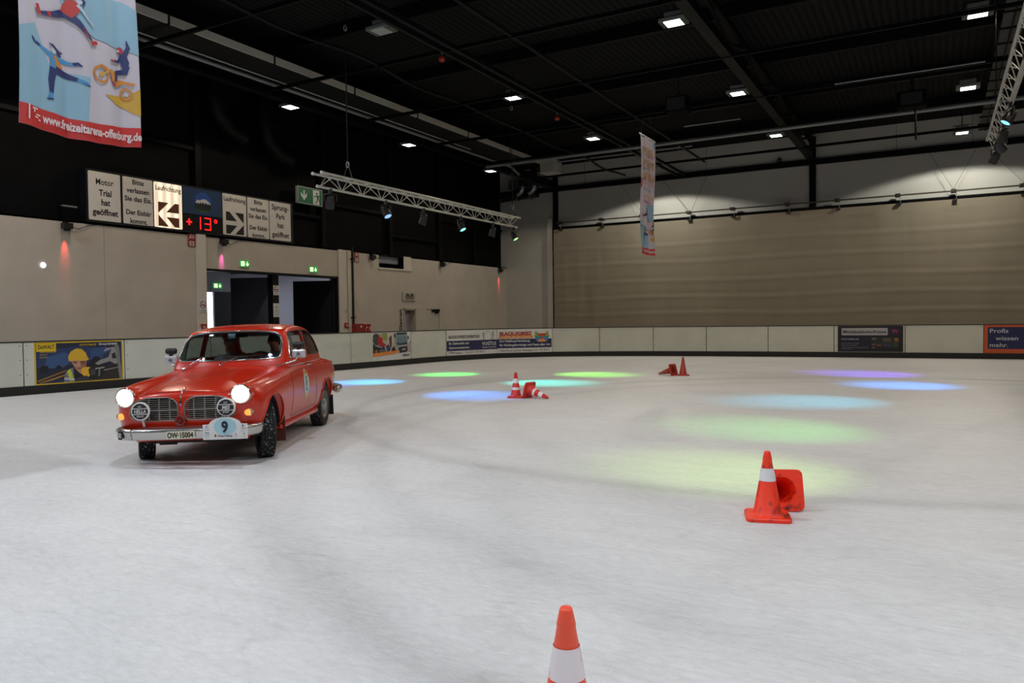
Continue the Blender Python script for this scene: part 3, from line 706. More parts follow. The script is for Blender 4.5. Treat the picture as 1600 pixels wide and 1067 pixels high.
MB().tube([(4.36 + .05 * math.cos(a), .45 + .05 * math.sin(a), .004) for a in np.linspace(0, 2 * PI, 14, endpoint=False)], .018, 6, closed=True).build('degree_sign', RED_E, led, world=False)
arrow_panel(17.46, 18.44, SGN, True, STX)
p = spanel(18.5, 19.45, SGN); sgtext(p, 0, bitte(18.5, 19.45))
p = spanel(19.5, 20.5, SGN)
sgtext(p, 0, [('Sprung-', 7.2, 1.16, dict(height=.18, width=.8, bold=.024)), ('Park', 7.2, .84, dict(height=.18, width=.42, bold=.024)), ('hat', 7.2, .52, dict(height=.18, width=.3, bold=.024)), ('geöffnet', 7.2, .18, dict(height=.18, width=.82, bold=.024))])

# ------------------------------------------------------------------ exit signs and wall equipment
def runman(A, x, y, s, m, flip=False):
    X_ = lambda u: x + (s * u if not flip else s * (1 - u) * 1)
    P_ = lambda pts: [(X_(u), y + s * v) for u, v in pts]
    c = P_([(.4, .8)])[0]; A.p(ell(c[0], c[1], .085 * s, .1 * s, 14), m)
    A.p(P_([(.32, .66), (.55, .68), (.62, .6), (.58, .36), (.42, .36)]), m)
    A.p(stroke(P_([(.36, .66), (.24, .56), (.06, .54)]), .07 * s), m); A.p(stroke(P_([(.58, .66), (.76, .6), (.82, .42)]), .07 * s), m)
    A.p(stroke(P_([(.47, .4), (.4, .24), (.26, .08), (.3, .02)]), .09 * s), m); A.p(stroke(P_([(.55, .4), (.64, .2), (.9, .18)]), .09 * s), m)
GRN = M('sign_green', '1c6a44', .5); GRN_E = M('lit_green', '0a5a20', .5, emit='2ca83c', estr=.75); WHT_E = M('lit_white', 'c0d8b0', .5, emit='f4ffd8', estr=1.3)
ex = thing('exit_sign', 'large unlit green exit sign with down arrow and running figure on dark wall', 'sign', (-20.9, 20.9, 6.03), frame((0, 1, 0), (0, 0, 1)))
MB().box(0, 1.3, 0, .64, -.12, 0).build('housing', M('sign_rim', '9aa09c', .5), ex, world=False)
A = Art().p(rect(.03, .03, 1.27, .61), GRN)
A.p([(.29, .5), (.36, .5), (.36, .3), (.47, .42), (.47, .3), (.325, .12), (.16, .3), (.16, .42), (.29, .3)], WPR)
A.p(rect(.79, .04, 1.13, .58), WPR); runman(A, .8, .06, .5, GRN); A.build('pictogram', ex, z0=.001, dz=.001)
MB().tube([(.1, .64, -.06), (.1, 2.6, -.06)], .012, 6).tube([(1.2, .64, -.06), (1.2, 2.6, -.06)], .012, 6).build('hanger', STEEL_G, ex, world=False)
for y0, x, z, lab, wd in ((18.2, -20.96, 3.49, 'lit green exit sign over the gate, nearer the long sign board', .4), (21.5, -20.96, 3.46, 'lit green exit sign over the right half of the gate', .42), (21.3, -26.15, 3.0, 'lit green exit sign inside the foyer over the bright doorway', .42)):
    e = thing('exit_sign', lab, 'sign', (x, y0, z), frame((0, 1, 0), (0, 0, 1)), group='small lit exit signs')
    MB().box(0, wd, 0, .22, -.06, 0).build('housing', GRN_E, e, world=False)
    A = Art().p(rect(.03, .03, wd * .46, .19), WHT_E)
    runman(A, .05, .04, .14, GRN_E)
    c = wd * .74
    A.p([(c - .015, .19), (c + .015, .19), (c + .015, .1), (c + .06, .13), (c + .06, .09), (c, .03), (c - .06, .09), (c - .06, .13), (c - .015, .1)], WHT_E)
    A.build('pictogram', e, z0=.001, dz=.001)
    MB().box(0, wd, -.02, 0, -.05, 0).build('bottom_trim', M('grey_cover', '9a988f', .5), e, world=False)
FRED = M('safety_red', '8f2620', .5); FREDB = M('safety_red_bright', 'a02a24', .4)
for y0, z0, lab in ((16.14, 4.03, 'pair of red fire equipment signs below the temperature display'), (24.08, 4.0, 'pair of red fire equipment signs beside the black downpipe')):
    e = thing('fire_sign', lab, 'sign', (-20.98, y0, z0), frame((0, 1, 0), (0, 0, 1)), group='red fire equipment signs')
    for k in (0, 1):
        q = MB().box(0, .27, k * .215, k * .215 + .2, 0, .01).build('sign_plate', FRED, e, world=False)
        A = Art()
        if k: A.p(stroke([(.05, .25), (.12, .38), (.2, .36), (.17, .28), (.1, .3)], .025), WPR).p(stroke([(.2, .25), (.23, .38)], .012), WPR)
        else: A.p(rect(.05, .03, .22, .17), WPR).p(ell(.135, .1, .06, .055, 16), FRED).p(ell(.135, .1, .025, .025, 12), WPR)
        A.build('pictogram', q, z0=.011)
def nosmoke(y, x, z, s, lab):
    e = thing('prohibition_sign', lab, 'sign', (x, y, z), frame((0, 1, 0), (0, 0, 1)), group='prohibition signs')
    MB().box(0, s, 0, s * 1.3, 0, .008).build('sign_plate', WPR, e, world=False)
    c, r = s / 2, s * .42
    A = Art().p(ell(c, s * .8, r, r, 24), C('8e3a36')).p(ell(c, s * .8, r * .78, r * .78, 24), WPR)
    A.p(stroke([(c - .3 * s, s * .8 - .02), (c + .28 * s, s * .8 - .02)], s * .1), PBLK).p(stroke([(c - r * .6, s * .8 + r * .6), (c + r * .6, s * .8 - r * .6)], s * .09), C('8e3a36'))
    A.p(rect(.15 * s, .1 * s, .85 * s, .15 * s), PGRY).p(rect(.15 * s, .2 * s, .85 * s, .24 * s), PGRY)
    A.build('pictogram', e, z0=.009)
nosmoke(16.45, -20.92, 1.92, .3, 'no smoking sign on the pilaster left of the gate')
nosmoke(19.78, -21.09, 2.55, .27, 'prohibition sign high on the centre post of the gate')
e = thing('notice_sheet', 'white notice on the centre post of the gate under the prohibition sign', 'notice', (-21.09, 19.76, 1.75), frame((0, 1, 0), (0, 0, 1)))
MB().box(0, .3, 0, .5, 0, .006).build('paper', WPR, e, world=False)
Art().p([(.09, .33), (.21, .33), (.15, .43)], PGRY).p(rect(.06, .24, .24, .26), PGRY).p(rect(.05, .17, .25, .19), PGRY).p(rect(.05, .08, .25, .1), PGRY).build('print', e, z0=.007)
for y0, z0, x, lab in ((16.5, 1.33, -20.92, 'small red call point sign at the left foot of the gate jamb'), (23.4, 1.3, -20.96, 'small red alarm call point at the right gate jamb')):
    e = thing('call_point', lab, 'alarm', (x, y0, z0), frame((0, 1, 0), (0, 0, 1)), group='red alarm call points')
    MB().bbox(0, .2, 0, .2, -.01, .05, .012).build('housing', FREDB, e, world=False)
    MB().box(.05, .15, .06, .14, .05, .054).build('glass_plate', M('pale_label', 'b8a8a4', .3), e, world=False)
e = thing('switch_box', 'tiny white switch on the right gate jamb', 'switch', (-20.96, 23.45, 1.95), frame((0, 1, 0), (0, 0, 1)))
MB().bbox(0, .09, 0, .12, -.01, .04, .01).build('housing', M('pale_door', 'c8c8d2', .5), e, world=False); MB().box(.025, .065, .035, .085, .04, .05).build('rocker', GREY_BOX, e, world=False)
e = thing('hydrant_box', 'red fire hose box with white pictograms behind the boards', 'box', (-20.9, 23.85, 1.0), frame((0, 1, 0), (0, 0, 1)))
MB().bbox(0, .5, 0, .46, -.1, .12, .02).build('hose_housing', FRED, e, world=False); MB().bbox(.5, 1.05, 0, .44, -.1, .06, .02).build('cabinet', FREDB, e, world=False)
Art().p(rect(.3, .3, .4, .38), WPR).p(stroke([(.65, .18), (.68, .32), (.76, .3)], .03), WPR).p(stroke([(.86, .18), (.88, .32), (.95, .3), (.95, .2)], .03), WPR).p(rect(.55, .04, 1.0, .08), WPR).build('pictogram', e, z0=.125)
e = thing('down_pipe', 'black vertical pipe on the wall right of the gate', 'pipe', (-20.85, 23.93, 0))
MB().tube([(-20.94, 23.92, .9), (-20.94, 23.92, 4.6)], .045, 8).build('pipe', BLKP, e)
for z in (1.7, 4.1): MB().box(-21.0, -20.88, 23.8, 24.0, z, z + .04).build('clamp', STEEL_G, e)
e = thing('cable_conduit', 'thin grey conduit on the wall beside the black pipe', 'pipe', (-20.95, 23.6, 0))
MB().tube([(-20.96, 23.62, .5), (-20.96, 23.62, 4.42)], .03, 6).build('conduit', M('grey_sheet', 'a8a6a0', .5), e)
MB().box(-21, -20.92, 23.58, 23.66, 2.5, 2.54).build('clip', GREY_BOX, e)
e = thing('wall_lettering', 'black upright lettering beside the washroom door', 'lettering', (-20.98, 27.2, 1.12), frame((0, 0, 1), (0, -1, 0)))
vs, fs = text_mesh('Damen', height=.2, width=.92, align='LEFT')
MB().add([(v.x, v.y, .012) for v in vs], fs).add([(v.x, v.y, .001) for v in vs], [f[::-1] for f in fs]).build('letter', PBLK, e, world=False)
e = thing('wall_vent', 'pale wall vent with two round grilles above the washroom door', 'vent', (-20.97, 27.25, 2.45), frame((0, 1, 0), (0, 0, 1)))
MB().bbox(0, .98, 0, .4, -.02, .03, .01).build('plate', M('vent_plate', 'b4aea2', .6), e, world=False)
for x in (.33, .65):
    MB().lathe([(.15, .032), (.15, .045), (.12, .045), (.12, .034), (0, .034)], 20, Matrix.Translation((x, .2, 0))).build('round_grille', M('vent_dark', '6e6960', .6), e, world=False)
e = thing('light_spot_disc', 'small round white light on the left wall near the red lamp', 'lamp', (-20.98, 11.6, 3.17), frame((0, 1, 0), (0, 0, 1)))  # a spot of light on the wall, built as a small glowing disc
MB().lathe([(0, .03), (.06, .03), (.075, 0)], 16).build('lens', M('light_spot_glow', 'ffffff', .5, emit='fdf6ff', estr=3), e, world=False)
MB().lathe([(.075, 0), (.09, .02), (.095, 0)], 16).build('rim', GREY_BOX, e, world=False)

# ------------------------------------------------------------------ curtain on the far wall with its rail
cm = M('curtain_cloth', '8d8372', .9, var=.05, vscale=.7, bump=.1, bscale=60)
ct = thing('curtain', 'huge beige cloth hung along the far wall behind the boards', 'curtain', (-2, 36.3, 0))
nx, nz = 300, 70
cx = np.linspace(-17.86, 13.8, nx); cz = np.linspace(.05, 6.30, nz)
seams = [.95, 1.75, 2.55, 3.35, 4.3, 5.15]
cv = []
for z in cz:
    for x in cx:
        f = .035 * noise.noise(Vector((x * 1.5, z * .25, 1))) + .05 * noise.noise(Vector((x * .35, z * .3, 5))) + .015 * noise.noise(Vector((x * 3.2, z * .6, 9)))
        f += .05 * noise.noise(Vector((x * .9, z * .12, 13))) + .02 * abs(noise.noise(Vector((x * 2.2, z * .18, 17)))); f *= .5 + .5 * (6.3 - z) / 6.3 if z > 5.9 else 1
        for sz in seams:
            d = z - sz - .04 * math.sin(x * .6 + sz); f += -.030 * math.exp(-(d / .06) ** 2) + .018 * math.exp(-((d - .12) / .1) ** 2) * (.6 + .8 * noise.noise(Vector((x * .8, sz, 2))))
        cv.append((x, 36.36 + f, z))
MB().add(cv, [(j * nx + i, j * nx + i + 1, (j + 1) * nx + i + 1, (j + 1) * nx + i) for j in range(nz - 1) for i in range(nx - 1)], smooth=True).build('cloth', cm, ct)
rail = thing('curtain_rail', 'long thin pipe with clamps carrying the beige curtain', 'rail', (-2, 36.2, 6.6))
MB().tube([(-17.5, 36.2, 6.62), (13.8, 36.2, 6.62)], .032, 8).build('pipe', M('rail_brown', '4a4238', .5, .3), rail)
xs = [-17.45, -15.07, -12.89, -10.53, -8.44, -5.98, -3.89, -1.5, .55, 2.92, 5.1, 7.4, 9.8, 12.1]
for k, x in enumerate(xs):
    c = MB().box(x - .11, x + .09, 36.12, 36.50, 6.57, 6.69).build('clamp', M('clamp_dark', '2a2620', .5, .3), rail)
    MB().box(x + .08, x + .10, 36.2, 36.24, 6.28, 6.58).build('strap', PIPE_L, c); MB().box(x - .06, x + .12, 36.2, 36.34, 6.22, 6.30).build('hook', M('clamp_dark', '2a2620', .5, .3), c)
for x0, x1 in ((-13.0, -12.6), (-12.75, -14.1), (-10.5, -11.9), (-10.4, -9.6), (.5, 1.4), (.55, -.4), (3.0, 1.6), (2.9, 3.6)):
    MB().tube([(x0, 36.2, 6.64), (x1, 36.3, 8.4)], .008, 4).build('wire', STEEL_G, rail)

# ------------------------------------------------------------------ printed cloth banners
def banner(y0, lab):
    """local x along +Y, local y up, z towards the rink; 1.22 wide, 3.22 high"""
    W, H = 1.175, 3.24
    th = thing('banner', lab, 'banner', (-7.15, y0, 3.36), frame((0, 1, 0), (0, 0, 1)), group='printed banners hung from the roof')
    ph = y0 * 1.7
    def fn(x, y, z):
        a = .6 + .4 * (H - y) / H
        d = .022 * a * math.sin(x * 11 + ph + .6 * math.sin(y * 1.3)) + .014 * a * math.sin(x * 23 + y * .9 + ph) + .02 * math.sin(y * 2.1 + ph)
        sag = -.045 * math.sin(PI * x / W) * math.exp(-y / .5) - .05 * (x / W) * math.exp(-y / .25) * 0 
        k = 1 - .02 * math.sin(PI * min(1, max(0, y / H)))
        return Vector(((x - W / 2) * k + W / 2, y + sag, d + z))
    nx, ny = 50, 130
    vs = [fn(W * i / (nx - 1), H * j / (ny - 1), 0) for j in range(ny) for i in range(nx)]
    MB().add(vs, [(j * nx + i, j * nx + i + 1, (j + 1) * nx + i + 1, (j + 1) * nx + i) for j in range(ny - 1) for i in range(nx - 1)], smooth=True).build('cloth', M('banner_cloth', 'b4adb6', .7), th, world=False)
    LB = C('7ea2b4'); OR = C('b87832'); DN = C('1f2a5c'); RD = C('a82e28'); YL = C('b8923a'); PK = C('a02c38'); SK = C('b0b4c0')
    S = lambda u, v: (u * W, v)                                 # u fraction across, v metres above the lower edge
    A = Art()
    B = lambda pts, m: A.p([S(u, v) for u, v in pts], m)
    RB = C('b42c2a'); SKY = C('3d82b0')
    B([(0, 0), (1, 0), (1, .192), (.5, .168), (0, .186)], RB)
    B([(0, .186), (.53, .168), (.555, .578), (.335, .571), (.223, .604), (.128, .932), (0, .86)], LB)
    B([(.33, 1.26), (.42, 1.084), (.593, .97), (.805, .945), (1, .92), (1, 1.37), (.87, 1.42), (.6, 1.40), (.45, 1.36)], LB)
    B([(.685, .461), (1, .50), (1, .31), (.93, .33), (.887, .364), (.8, .39)], YL); B([(.9, .5), (1, .585), (1, .48)], YL)
    B([(.88, 3.2), (1, 3.2), (1, 3.02), (.94, 3.04)], C('3f78a8'))
    B([(0, 1.75), (.1, 1.83), (.1, 2.02), (0, 2.12)], C('b03a58'))
    # skater with raised arm
    A.p(stroke([S(.108, .777), S(.17, .735), S(.25, .68)], [.02, .028, .045]), SKY); A.p(stroke([S(.095, .80), S(.115, .765), S(.16, .742)], [.012, .03, .024]), DN)
    B([(.24, .70), (.31, .70), (.335, .64), (.315, .56), (.25, .555), (.235, .64)], SKY); B([(.262, .695), (.3, .68), (.345, .60), (.325, .57), (.29, .59)], OR)
    A.p(stroke([S(.30, .675), S(.38, .66), S(.45, .66)], [.045, .034, .026]), SKY); A.p(stroke([S(.42, .662), S(.455, .672), S(.485, .655)], [.026, .034, .014]), DN)
    A.p(stroke([S(.265, .58), S(.245, .46), S(.245, .345)], [.075, .06, .034]), DN); A.p(stroke([S(.28, .565), S(.36, .545), S(.46, .525)], [.075, .06, .034]), DN); A.p(stroke([S(.45, .527), S(.53, .505)], .032), SKY); A.p(stroke([S(.5, .503), S(.55, .492)], .012), DN)
    A.p(stroke([S(.245, .35), S(.235, .30)], [.034, .05]), SKY); A.p(stroke([S(.21, .285), S(.26, .298)], .014), DN)
    A.p(ell(*S(.268, .735), .026, .032, 16), SK); B([(.225, .79), (.26, .79), (.315, .745), (.335, .70), (.31, .69), (.285, .735), (.26, .76)], DN); B([(.3, .75), (.35, .735), (.32, .715)], DN)
    # motorbike rider
    for cx_, cy_, r in ((.655, .643, .072), (.884, .508, .05)): A.p(stroke([(S(cx_, cy_)[0] + r * math.cos(a), cy_ + r * math.sin(a)) for a in np.linspace(0, 2 * PI, 30)], .022), OR)
    A.p(ell(*S(.655, .643), .024, .024, 14), YL); A.p(ell(*S(.884, .508), .022, .022, 14), C('a8a8ac'))
    A.p(stroke([S(.66, .645), S(.72, .69), S(.76, .72)], .016), YL); A.p(stroke([S(.65, .735), S(.69, .72), S(.73, .69)], .016), OR)
    B([(.73, .71), (.78, .705), (.82, .64), (.95, .625), (.945, .60), (.86, .605), (.80, .56), (.765, .575), (.745, .63)], OR)
    B([(.84, .90), (.885, .91), (.91, .83), (.905, .77), (.86, .76), (.845, .81)], DN); A.p(stroke([S(.88, .90), S(.905, .97), S(.893, 1.04)], [.045, .035, .01]), DN); A.p(stroke([S(.85, .87), S(.825, .815), S(.785, .81)], .03), DN); A.p(ell(*S(.765, .805), .024, .014, 12), PK)
    A.p(stroke([S(.89, .79), S(.875, .725), S(.80, .70), S(.795, .61)], [.06, .06, .045, .026]), DN); A.p(stroke([S(.765, .605), S(.79, .57)], .03), PK)
    A.p(ell(*S(.842, .93), .03, .034, 18), PK); A.p(rect(S(.815, 0)[0], .91, S(.84, 0)[0], .93), SK)
    # climber at the top of the picture
    A.p(stroke([S(.155, 1.035), S(.26, 1.06), S(.36, 1.11)], [.03, .045, .075]), DN); A.p(stroke([S(.37, 1.125), S(.46, 1.06), S(.53, .98), S(.575, .93)], [.08, .058, .036, .024]), DN)
    A.p(stroke([S(.50, 1.02), S(.545, .95)], .016), RD); A.p(stroke([S(.23, 1.075), S(.245, 1.035)], .03), RD)
    A.p(stroke([S(.145, 1.11), S(.165, 1.02)], .03), RD); A.p(stroke([S(.57, .905), S(.625, .925)], [.04, .03]), RD)
    B([(.335, 1.13), (.42, 1.085), (.475, 1.16), (.465, 1.245), (.40, 1.27), (.36, 1.2)], RD); A.p(stroke([S(.46, 1.22), S(.53, 1.14), S(.605, 1.07)], [.03, .02, .016]), SK); A.p(stroke([S(.39, 1.25), S(.33, 1.36)], .022), SK)
    A.p(ell(*S(.475, 1.265), .032, .036, 16), SK); B([(.44, 1.3), (.49, 1.315), (.53, 1.27), (.515, 1.22), (.495, 1.27)], DN)
    o = A.build('printed_picture', th, z0=.004, dz=.0003, fn=fn, cell=.045)
    o.data.polygons.foreach_set('use_smooth', [True] * len(o.data.polygons))
    # lettering follows the cloth
    def L(items, mat):
        mb = MB()
        for body, x, y, kw in items:
            vs, fs = text_mesh(body, **kw); mb.add([fn(v.x + x, v.y + y, .024) for v in vs], fs)
        mb.build('lettering', mat, th, world=False)
    L([('www.freizeitarena-offenburg.de', .58 * W, .062, dict(width=.83 * W, height=.075, bold=.03))], C('c8bcbc'))
    L([('FREI-', .5 * W, 2.73, dict(width=.8 * W, height=.22, bold=.025)), ('ZEIT', .5 * W, 2.38, dict(width=.8 * W, height=.22, bold=.025)), ('ARENA', .5 * W, 2.04, dict(width=.84 * W, height=.22, bold=.025))], C('b88a66'))
    L([('OFFENBURG', .5 * W, 1.92, dict(width=.8 * W, height=.06))], C('c07a70'))
    L([('Freude', .46 * W, 1.74, dict(width=.5 * W, height=.1))], C('4a78b0')); L([('Bewegung', .5 * W, 1.56, dict(width=.6 * W, height=.1))], C('d09a4a')); L([('Miteinander', .46 * W, 1.38 + .02, dict(width=.52 * W, height=.1))], C('a83a6a'))
    mb = MB()
    for u, v, a, b in ((.05, .09, .012, .13), (.08, .2, .05, .014), (.09, .17, .012, .03), (.11, .145, .04, .012), (.1, .12, .03, .012), (.13, .1, .02, .012)): mb.add([fn(u * W + q[0] * a, v * .9 - .03 + q[1] * b, .024) for q in ((0, 0), (1, 0), (1, 1), (0, 1))], [(0, 1, 2, 3)])
    mb.build('logo', C('c8bcbc'), th, world=False)
    MB().tube([(-.06, H + .02, 0), (W + .06, H + .02, 0)], .022, 8).build('top_pole', M('pole_white', 'c4c4c4', .4), th, world=False)
    MB().tube([(.02, H + .03, 0), (W / 2, H + .9, 0)], .006, 4).tube([(W - .02, H + .03, 0), (W / 2, H + .9, 0)], .006, 4).tube([(W / 2, H + .9, 0), (W / 2, 8.5 - 3.36, 0)], .006, 4).build('hanging_wire', STEEL_G, th, world=False)
banner(3.775, 'large printed cloth banner at top left with skater, biker and red web address strip')
banner(20.02, 'narrow seeming printed cloth banner with orange lettering in front of the far wall')

# ------------------------------------------------------------------ stage trusses and lamps
TRM = M('truss_alu', 'b8b6b0', .4, .55)
LAMP_OFF = M('lamp_glass_off', '1c1e22', .2)
def truss(name, lab, x, y0, y1, z):
    t = thing(name, lab, 'truss', (x, y0, z - .3))
    xa, xb, zt, zb = x - .12, x + .12, z, z - .27
    for p in ((xa, zt), (xb, zt), (x, zb)):
        MB().tube([(p[0], y0, p[1]), (p[0], y1, p[1])], .026, 8).build('chord', TRM, t)
        for y in (y0, y1): MB().tube([(p[0], y - .03, p[1]), (p[0], y + .03, p[1])], .034, 8).build('chord_end', TRM, t)
    n = int((y1 - y0 - .1) / .32); st = (y1 - y0 - .1) / n
    def brace(i, p, q):
        a = (p[0], y0 + .05 + i * st, p[1]); b = (q[0], y0 + .05 + (i + 1) * st, q[1])
        MB().tube([a, b], .009, 5).build('brace', TRM, t)
    for i in range(n):
        for ax in (xa, xb): brace(i, (ax, zt) if i % 2 else (x, zb), (x, zb) if i % 2 else (ax, zt))
        if i % 2 == 0: brace(i, (xa, zt), (xb, zt))
    return t
def spot_lamp(parent, loc, target, col, watts, size, blend, rad=.05):
    ld = bpy.data.lights.new('lamp', 'SPOT'); ld.color = col; ld.energy = watts; ld.spot_size = size; ld.spot_blend = blend; ld.shadow_soft_size = rad
    o = bpy.data.objects.new('lamp', ld); COL.objects.link(o); o.parent = parent
    d = (Vector(target) - Vector(loc)).normalized()
    mw = Matrix.Translation(loc) @ d.to_track_quat('-Z', 'Y').to_matrix().to_4x4()
    o.matrix_basis = WM[parent].inverted() @ mw; WM[o] = mw
    return o
def par_light(loc, target, col, lab, watts, grp, size=math.radians(30), eper=None):
    """stage can hung below loc, aimed at target"""
    loc = Vector(loc); t = thing('stage_light', lab, 'lamp', loc, group=grp)
    piv = loc - Vector((0, 0, .2)); d = (Vector(target) - piv).normalized()
    R3 = d.to_track_quat('Z', 'Y').to_matrix(); m = Matrix.Translation(piv) @ R3.to_4x4()
    MB().box(loc.x - .03, loc.x + .03, loc.y - .03, loc.y + .03, loc.z - .05, loc.z + .05).build('clamp', BLKP, t)
    sd = R3 @ Vector((1, 0, 0)); sd.z = 0; sd.normalize()
    a = piv + sd * .13; b = piv - sd * .13
    MB().tube([a, a + Vector((0, 0, .13)), loc - Vector((0, 0, .05)), b + Vector((0, 0, .13)), b], .012, 6).build('yoke', BLKP, t)
    MB().lathe([(0, -.12), (.05, -.12), (.07, -.08), (.088, .0), (.096, .12), (.096, .15), (.084, .15), (.084, .13)], 20, m).build('can', M('can_black', '141416', .4), t)
    if watts:
        em = M('lens_%d_%d_%d' % tuple(int(c * 99) for c in col), '202020', .3, emit=tuple(.22 + .78 * c for c in col), estr=eper or 1.6)
        MB().lathe([(0, .136), (.084, .132)], 20, m).build('lens', em, t)
        spot_lamp(t, piv + d * .2, target, col, watts, size, 1.0, .05)
    else: MB().lathe([(0, .136), (.084, .132)], 20, m).build('lens', LAMP_OFF, t)
    return t
TL = truss('lighting_truss', 'long silver lattice truss hung above the left boards', -10.94, 11.5, 19.75, 4.56)
G1 = 'stage lamps on the left truss'
BLUE, CYAN, TEAL, GREEN = (.0, .26, 1.0), (.02, .5, 1.0), (.02, .85, .7), (.06, .9, .10)
for y, tg, col, lab in ((11.85, (-13.2, 13.6, 0), (.03, .05, .9), 'first stage lamp from the left on the left truss, thin blue glow'),
                        (13.65, (-8.38, 13.2, 0), BLUE, 'second stage lamp on the left truss, bright blue face'),
                        (15.1, (-12.67, 15.0, 0), CYAN, 'third stage lamp on the left truss, turned away'),
                        (16.75, (-8.3, 16.45, 0), TEAL, 'fourth stage lamp on the left truss, turquoise face'),
                        (18.4, (-12.24, 18.0, 0), GREEN, 'fifth stage lamp on the left truss, turned away'),
                        (19.6, (-8.37, 19.4, 0), (.22, .95, .06), 'stage lamp at the far end of the left truss, green face')):
    par_light((-10.94, y, 4.24), tg, col, lab, POOL_W * (.5 if y < 12 else 1.0), G1)
for y, lab in ((12.4, 'steel hanger wire at the near end of the left truss'), (19.55, 'steel hanger wire at the far end of the left truss')):
    hgr = thing('truss_hanger', lab, 'hanger', (-10.94, y, 4.8), group='truss hangers')
    MB().tube([(-10.94, y, 4.9), (-10.94, y, 8.45)], .012, 6).build('wire', STEEL_G, hgr)
    MB().tube([(-11.06, y, 4.58), (-10.94, y, 4.92), (-10.82, y, 4.58)], .014, 6).build('sling', BLKP, hgr)
    for z in (4.88, 7.75): MB().tube([(-10.94 + .035 * math.cos(a), y, z + .06 * math.sin(a)) for a in np.linspace(0, 2 * PI, 10, endpoint=False)], .014, 6, closed=True).build('hook', PIPE_L, hgr)
TR = truss('lighting_truss', 'silver lattice truss with blue lamps at the right edge', 1.08, 5.5, 20.4, 5.5)
G2 = 'stage lamps on the right truss'
for y, tg, col, lab, w_ in ((7.0, (-1.89, 7.67, 0), (.5, .9, .12), 'stage lamp on the right truss nearest the camera side, yellow green', .45),
                        (9.6, (-2.0, 10.8, 0), (.12, .9, .12), 'second stage lamp on the right truss, green', .45),
                        (12.4, (4.2, 13.5, 0), (.02, .75, .8), 'third stage lamp on the right truss, aimed outwards', .3),
                        (15.8, (-2.08, 14.56, 0), (.02, .62, .95), 'upper stage lamp in view on the right truss, cyan face', .65),
                        (17.4, (-.68, 18.67, 0), (.02, .3, 1.0), 'middle stage lamp in view on the right truss, blue streak', 1.2),
                        (18.4, (4.4, 24.2, 0), (.22, .12, 1.0), 'stage lamp on the right truss aimed to the far right', .8),
                        (19.7, (-1.7, 22.0, 0), (.2, .08, 1.0), 'stage lamp at the far end of the right truss', 1.3)):
    par_light((1.08, y, 5.18), tg, col, lab, POOL_W * w_, G2)
hgr = thing('truss_hanger', 'steel hanger wire of the right truss', 'hanger', (1.08, 19.6, 5.7), group='truss hangers')
MB().tube([(1.08, 19.6, 5.8), (1.08, 19.6, 8.9)], .012, 6).build('wire', STEEL_G, hgr); MB().tube([(.96, 19.6, 5.52), (1.08, 19.6, 5.84), (1.2, 19.6, 5.52)], .014, 6).build('sling', BLKP, hgr)

# small coloured wall lamps along the top of the left wall
for y, col, lab in ((12.2, (1, .07, .05), 'black wall lamp with red glow at far left'), (17.45, (1, .12, .55), 'black wall lamp with magenta glow above the gate'), (25.1, None, 'unlit black wall lamp beside the fire signs'),
                    (30.3, None, 'unlit black wall lamp between notch and corner'), (35.87, (1, .06, .06), 'black wall lamp with thin red glow in the far corner')):
    t = thing('wall_lamp', lab, 'lamp', (-20.85, y, 4.25), group='small lamps on the left wall')
    m = Matrix.Translation((-20.86, y, 4.24)) @ Matrix.Rotation(-.06, 4, 'Y') @ Matrix.Rotation(PI, 4, 'X')
    MB().box(-.09, .09, -.12, .12, -.06, .1).build('housing', BLKP, t, world=False)
    MB().lathe([(.08, -.02), (.09, .10), (.08, .10), (.0, .08)], 14, m).build('barn_tube', BLKP, t)
    MB().box(-21.0, -20.84, y - .04, y + .04, 4.34, 4.46).build('bracket', STEEL_D, t)
    MB().tube([(-20.9, y + .1, 4.3), (-20.95, y + .35, 4.22), (-20.97, y + .7, 4.36), (-20.98, y + 1.1, 4.44)], .01, 5).build('cable', BLKP, t)
    if col: spot_lamp(t, (-20.88, y, 4.12), (-21.02, y, 3.45), col, WALL_W, math.radians(27), 1.0, .03)
e = thing('wall_fitting', 'small dark fitting on the upper wall left of the sign', 'fitting', (-20.9, 12.3, 4.85))
MB().box(-21.3, -20.9, 12.2, 12.3, 4.84, 4.88).build('arm', STEEL_G, e); MB().box(-20.95, -20.85, 12.1, 12.5, 4.8, 4.84).build('head', PIPE_L, e)

e = thing('foyer_fill_lamp', 'square ceiling lamp of the foyer hidden behind the gate header', 'lamp', (-23.6, 24.6, 3.62))  # fill light added for the dim foyer, out of view
MB().bbox(-.3, .3, -.3, .3, 0, .12, .02).build('housing', GREY_BOX, e, world=False); MB().box(-.26, .26, -.26, .26, -.01, 0).build('diffuser', M('foyer_fill_glow', 'ffffff', .5, emit='e4e8ff', estr=3), e, world=False)
_l = bpy.data.lights.new('lamp', 'AREA'); _l.energy = 45; _l.color = (.86, .89, 1.0); _l.size = .5
_o = bpy.data.objects.new('lamp', _l); COL.objects.link(_o); _o.parent = e; _o.matrix_basis = Matrix.Translation((0, 0, -.03)); WM[_o] = WM[e]

